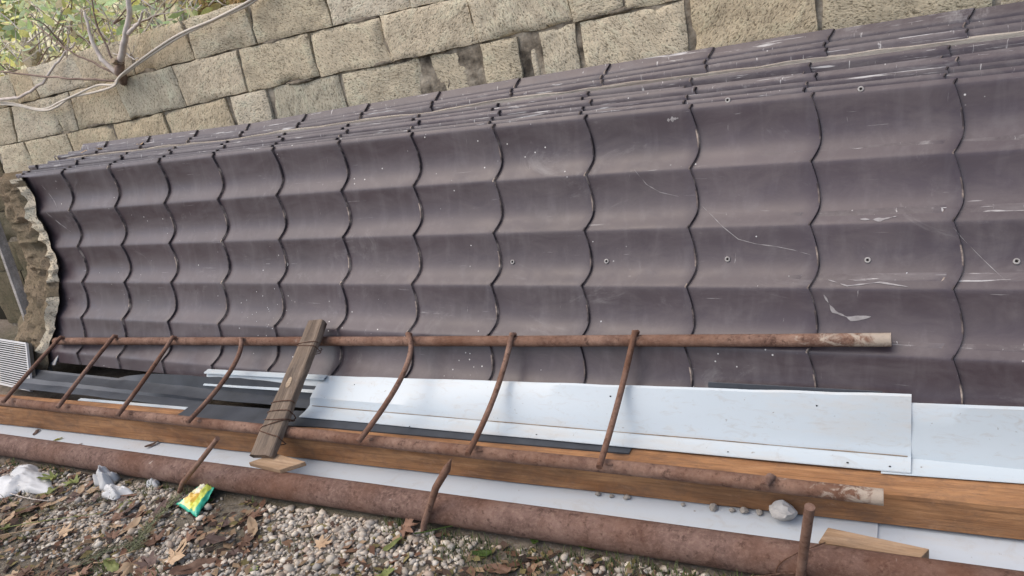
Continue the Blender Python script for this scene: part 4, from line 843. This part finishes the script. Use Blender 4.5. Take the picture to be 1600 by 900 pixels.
while k < 120:
    x = random.uniform(-3.7, -.9); y = random.uniform(.70, 1.40)
    if y < .75 + .27 * (x + 2.7) or y > 1.38 + .043 * (x + .73): continue
    if x > -2.0 and random.random() > .35: continue
    if any(math.hypot(x - t[0], y - t[1]) < .05 for t in big) or math.hypot(x + 2.3, y - 1.3) < .11: continue
    mt = random.choices(['fbrown','fdark','ftan','fgreen'], [5, 3, 3.5, 1.8])[0]; nm = {'fbrown':'brown','fdark':'dark brown','ftan':'tan','fgreen':'olive green'}[mt]
    fallen(x, y, random.uniform(.02, .055), random.choice(('maple','oval','maple')), mt, f'small {nm} fallen leaf lying among the pebbles', f'small {nm} leaves on the gravel'); k += 1
for x, y, z, s, mt, lb in ((-3.42,1.47,.018,.022,'leafy','small yellow leaf on the white strip at the left'),(-3.62,1.49,.02,.026,'fdark','dark leaf scrap on the white strip, leftmost'),(-2.85,1.53,.022,.028,'fdark','dark leaf scrap on the white strip before the beam'),(-3.25,1.46,.018,.016,'fbrown','small brown leaf scrap on the white strip beside the yellow leaf')):
    fallen(x, y, s, 'oval', mt, lb, z=z, curl=.5)
for x, dy, lb in ((-3.86,.02,'dry yellowish leaf curled on the top of the sheet stack, leftmost'),(-3.72,.035,'dry tan leaf curled on the top of the sheet stack near the left end'),(-3.42,.06,'small dry leaf lying on the top of the sheet stack, right of the other two')):
    ta, nu_ = stack_off(x, .62); p, n_ = crest(x, -.1 - ta / .183); fallen(x, p[0] - n_[0] * nu_, .028, 'maple', 'ftan', lb, z=p[1] - n_[1] * nu_ + .012, curl=.9)

# ------------------------------------------------------------------ shrub growing out of the wall, cables, brush behind
shr = thing('cut_shrub', 'cut-back shrub with bare grey stems growing out of the wall top at left', 'shrub', (-3.55, 2.49, 1.44))
def stem(pts, r0, r1, name='stem', mat='bark', n=9, parent=shr, rough=.03):
    P = []; pts = [Vector(p) for p in pts]
    for i in range(len(pts) - 1):
        for t in np.linspace(0, 1, 6, endpoint=False): P.append(pts[i].lerp(pts[i+1], t))
    P.append(pts[-1]); k = len(P); P = [p + Vector((nz(i*.5, r0*900), nz(i*.5, 4, r0*900), nz(i*.5, 9))) * rough * .25 * min(1, i / 4) for i, p in enumerate(P)]
    return MB().tube(P, [r0 + (r1 - r0) * i / (k-1) for i in range(k)], n).build(name, M[mat], parent, tuple(pts[0]), smooth=True)
B0 = (-3.55, 2.495, 1.43)
stem([B0, (-3.50,2.455,1.475), (-3.43,2.43,1.53)], .024, .019, 'trunk')
stem([(-3.44,2.432,1.52), (-3.34,2.42,1.60), (-3.25,2.42,1.70), (-3.18,2.43,1.85)], .017, .010, 'stem', 'twig')
stem([(-3.30,2.42,1.63), (-3.20,2.41,1.655), (-3.12,2.40,1.70)], .011, .004, 'stem', 'twig')
stem([(-3.53,2.46,1.47), (-3.60,2.45,1.55), (-3.63,2.46,1.64), (-3.66,2.5,1.78)], .013, .007, 'stem', 'twig')
stem([(-3.51,2.46,1.48), (-3.53,2.45,1.60), (-3.55,2.46,1.75), (-3.50,2.47,1.9)], .006, .003, 'stem', 'bark')
stem([B0, (-3.72,2.44,1.47), (-4.0,2.42,1.52), (-4.4,2.42,1.60), (-4.9,2.5,1.66)], .006, .004, 'stem', 'bark')
stem([(-3.54,2.46,1.47), (-3.68,2.45,1.55), (-3.85,2.46,1.63), (-4.1,2.5,1.80)], .006, .003, 'stem', 'bark')
stem([(-4.6,2.44,1.47), (-4.35,2.42,1.455), (-4.12,2.44,1.50), (-4.0,2.47,1.58), (-3.85,2.52,1.66)], .009, .005, 'stem', 'twig')
stem([(-3.37,2.43,1.55), (-3.33,2.42,1.52), (-3.29,2.42,1.515)], .004, .002, 'stem', 'twig')
c = Vector((-3.445,2.405,1.525)); dN = Vector((.3,-.8,.5)).normalized(); MB().tube([c - dN*.01, c + dN*.012], .013, 10).build('cut_stub', M['plankend'], shr, tuple(c), smooth=True, sharp=40)
for k in range(120):
    o_ = Vector((random.uniform(-4.6, -2.75), random.uniform(2.46, 2.75), random.uniform(1.56, 1.72))); e = o_ + Vector((random.uniform(-.4, .4), random.uniform(-.12, .2), random.uniform(.0, .32))); md_ = (o_ + e) / 2 + Vector((0,0,random.uniform(-.05,.07)))
    if o_.x > -3.25 and o_.z < LT(o_.x) + .02: continue
    r = random.uniform(.0018, .005); stem([o_, md_, e], r, r * .5, 'twig', random.choice(('twig','bark','twig')), 5, rough=.05)
def leaf_cloud(name, N, gen, cols, smin, smax, parent=None, label=None, cat=None):
    Vs, Fs, Cs = [], [], []; nv = 0
    for k in range(N):
        c, dr = gen(); s = random.uniform(smin, smax); a = Vector((random.gauss(0,1), random.gauss(0,1), random.gauss(0,.7))).normalized(); b_ = a.orthogonal().normalized(); b_.rotate(Matrix.Rotation(random.uniform(0, 6.3), 3, a)); n_ = a.cross(b_); c = Vector(c)
        P = [c - a*s, c - a*s*.35 + b_*s*.42 + n_*s*.08, c + a*s*.35 + b_*s*.36 + n_*s*.05, c + a*s, c + a*s*.35 - b_*s*.36 + n_*s*.05, c - a*s*.35 - b_*s*.42 + n_*s*.08]
        Vs.append(np.array([p[:] for p in P])); Fs.append(np.array([[0,1,2,3],[0,3,4,5]]) + nv); nv += 6; Cs.append(np.repeat((np.array(random.choice(cols)) * random.uniform(.65, 1.3))[None], 6, 0))
    o = merged(name, np.vstack(Vs), np.vstack(Fs), np.vstack(Cs), M['crown'], smooth=False); del o['kind']
    if parent: o.parent = parent; o.location = -Vector(parent['_base'])
    else: tag(o, label, cat)
    return o
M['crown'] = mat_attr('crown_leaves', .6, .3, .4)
GY_LIT = [(.38,.50,.24),(.54,.62,.30),(.78,.74,.28),(.82,.78,.46),(.52,.62,.42),(.74,.62,.42)]  # leaf tints lightened beyond real leaves, sunlight put into the colour
leaf_cloud('foliage', 800, lambda: ((random.uniform(-4.9,-3.1), random.uniform(2.42,3.0), random.uniform(1.64,2.1)), 0), [tuple(min(.88, q * 1.2) for q in c_) for c_ in GY_LIT], .018, .045, shr)  # shrub leaves raised further, towards painted sun glare
def bush(name, label, c, r, h, N, cols, smin=.02, smax=.055):  # cols hold leaf tints already brightened to look sunlit
    b_ = thing(name, label, 'bush', c)
    cl = [(Vector((random.gauss(0,.45)*r, random.gauss(0,.4)*r, random.uniform(.12,1)*h)), random.uniform(.18,.4)*r) for _ in range(26)]
    def gen():
        q, rr = random.choice(cl); d_ = Vector((random.gauss(0,1), random.gauss(0,1), random.gauss(0,1))).normalized() * rr * random.uniform(.5, 1.05); p = Vector(c) + q + d_; p.z = max(p.z, c[2] + .01); return p, 0
    leaf_cloud('foliage', N, gen, cols, smin, smax, b_)
    for q, rr in cl[:14]:
        stem([Vector(c) + Vector((q.x*.15, q.y*.15, 0)), Vector(c) + q * .5 + Vector((0,0,.05)), Vector(c) + q], .009, .003, 'stem', 'twig', 6, b_, .06)
    return b_
bush('bush', 'yellow-green bush with painted-in sunlight behind the wall at the top left corner', (-5.6, 3.35, 1.42), .75, 1.5, 2600, GY_LIT)
bush('bush', 'green bush with leaf colours paled by painted sunlight behind the cut shrub', (-4.3, 3.5, 1.42), .65, 1.25, 2400, [(.50,.64,.40),(.66,.74,.44),(.80,.80,.42),(.62,.72,.52)])
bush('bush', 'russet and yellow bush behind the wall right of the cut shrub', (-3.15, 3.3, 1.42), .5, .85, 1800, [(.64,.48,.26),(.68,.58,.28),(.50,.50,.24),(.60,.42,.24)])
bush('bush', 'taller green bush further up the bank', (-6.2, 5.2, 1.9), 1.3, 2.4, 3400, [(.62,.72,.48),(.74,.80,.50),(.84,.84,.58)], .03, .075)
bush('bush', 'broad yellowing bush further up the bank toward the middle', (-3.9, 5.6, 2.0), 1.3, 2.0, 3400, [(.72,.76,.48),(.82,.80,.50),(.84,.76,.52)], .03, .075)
sp = []
Vs, Fs, Cs = [], [], []; nv = 0
for k in range(2600):       # dry grass on top of the bank
    x, y = random.uniform(-7, 1), random.uniform(2.75, 3.6); z0 = zz(x, y); a0 = random.uniform(0, 6.3); h = random.uniform(.08, .32); ln = random.uniform(.1, .8) * h; dx, dy = math.cos(a0), math.sin(a0); P = []
    for t in (0, .5, 1): cc = np.array([x + dx*ln*t*t, y + dy*ln*t*t, z0 + h*t]); ww = .003*(1-t) + .0004; P += [cc + np.array([-dy,dx,0])*ww, cc - np.array([-dy,dx,0])*ww]
    Vs.append(np.array(P)); Fs.append(np.array([[0,1,3,2],[2,3,5,4]]) + nv); nv += 6; Cs.append(np.repeat((np.array(random.choice([(.36,.28,.13),(.44,.34,.16),(.26,.24,.09),(.40,.22,.08)])) * random.uniform(.7,1.2))[None], 6, 0))
merged('dry_grass', np.vstack(Vs), np.vstack(Fs), np.vstack(Cs), M['grass'], 'dry straw-coloured grass on top of the bank behind the wall', 'grass')
o = rock((-4.42, 2.62, 1.56), .075, 5.0, 'loose_block', 'pale loose stone block standing on the wall top at left', 'stone', 'plankend', (.75,.6,1.3)); o.data.materials[0] = M['stone']
# two pale cables drooping along the wall and hooked on the shrub
C1 = [(-5.4,2.455,1.50),(-4.609,2.455,1.455),(-4.253,2.455,1.378),(-4.05,2.45,1.395),(-3.90,2.45,1.413),(-3.70,2.45,1.437),(-3.56,2.44,1.425),(-3.481,2.44,1.456),(-3.071,2.455,1.556),(-2.794,2.46,1.598),(-2.5,2.47,1.64),(-2.3,2.52,1.75)]
C2 = [(-5.4,2.45,1.46),(-4.609,2.45,1.443),(-4.253,2.448,1.372),(-4.10,2.445,1.372),(-3.95,2.455,1.405),(-3.74,2.45,1.408),(-3.55,2.435,1.420),(-3.45,2.435,1.468),(-3.05,2.45,1.570),(-2.75,2.455,1.606),(-2.46,2.465,1.66),(-2.25,2.52,1.77)]
for C_, lb in ((C1, 'pale cable drooping along the wall, upper strand of the pair'), (C2, 'pale cable drooping along the wall, lower strand of the pair')):
    V_ = [Vector(p) for p in C_]; P = []
    for i in range(len(V_) - 1):
        p0, p1, p2, p3 = V_[max(0,i-1)], V_[i], V_[i+1], V_[min(len(V_)-1,i+2)]
        for t in np.linspace(0, 1, 7, endpoint=False): P.append(.5 * ((2*p1) + (p2-p0)*t + (2*p0-5*p1+4*p2-p3)*t*t + (3*p1-p0-3*p2+p3)*t**3))
    tag(MB().tube(P, .0058, 8).build('cable', M['cable'], None, tuple(P[0]), smooth=True), lb, 'cable')
from bpy_extras.object_utils import world_to_camera_view as w2c
bpy.context.view_layer.update()
def nth(k, n):
    if k == 0: return 'leftmost'
    if k == n - 1: return 'rightmost'
    k += 1; return f"{k}{'th' if 10 < k % 100 < 14 else {1: 'st', 2: 'nd', 3: 'rd'}.get(k % 10, 'th')} from the left,"
for gname in sorted({o['group'] for o in bpy.data.objects if 'group' in o and ('leaves on the gravel' in o['group'] or 'stone chips' in o['group'])}):
    L_ = sorted([o for o in bpy.data.objects if o.get('group') == gname], key=lambda o: w2c(S, camo, o.location)[0])
    for k, o in enumerate(L_):
        t = nth(k, len(L_)); o['label'] = (f"{t} small {gname.split(' leaves')[0].replace('small ', '')} fallen leaf on the gravel" if 'leaves' in gname else f"{t} small grey stone chip on the white strip at the beam's foot")
for o in bpy.data.objects:
    if '_base' in o: del o['_base']
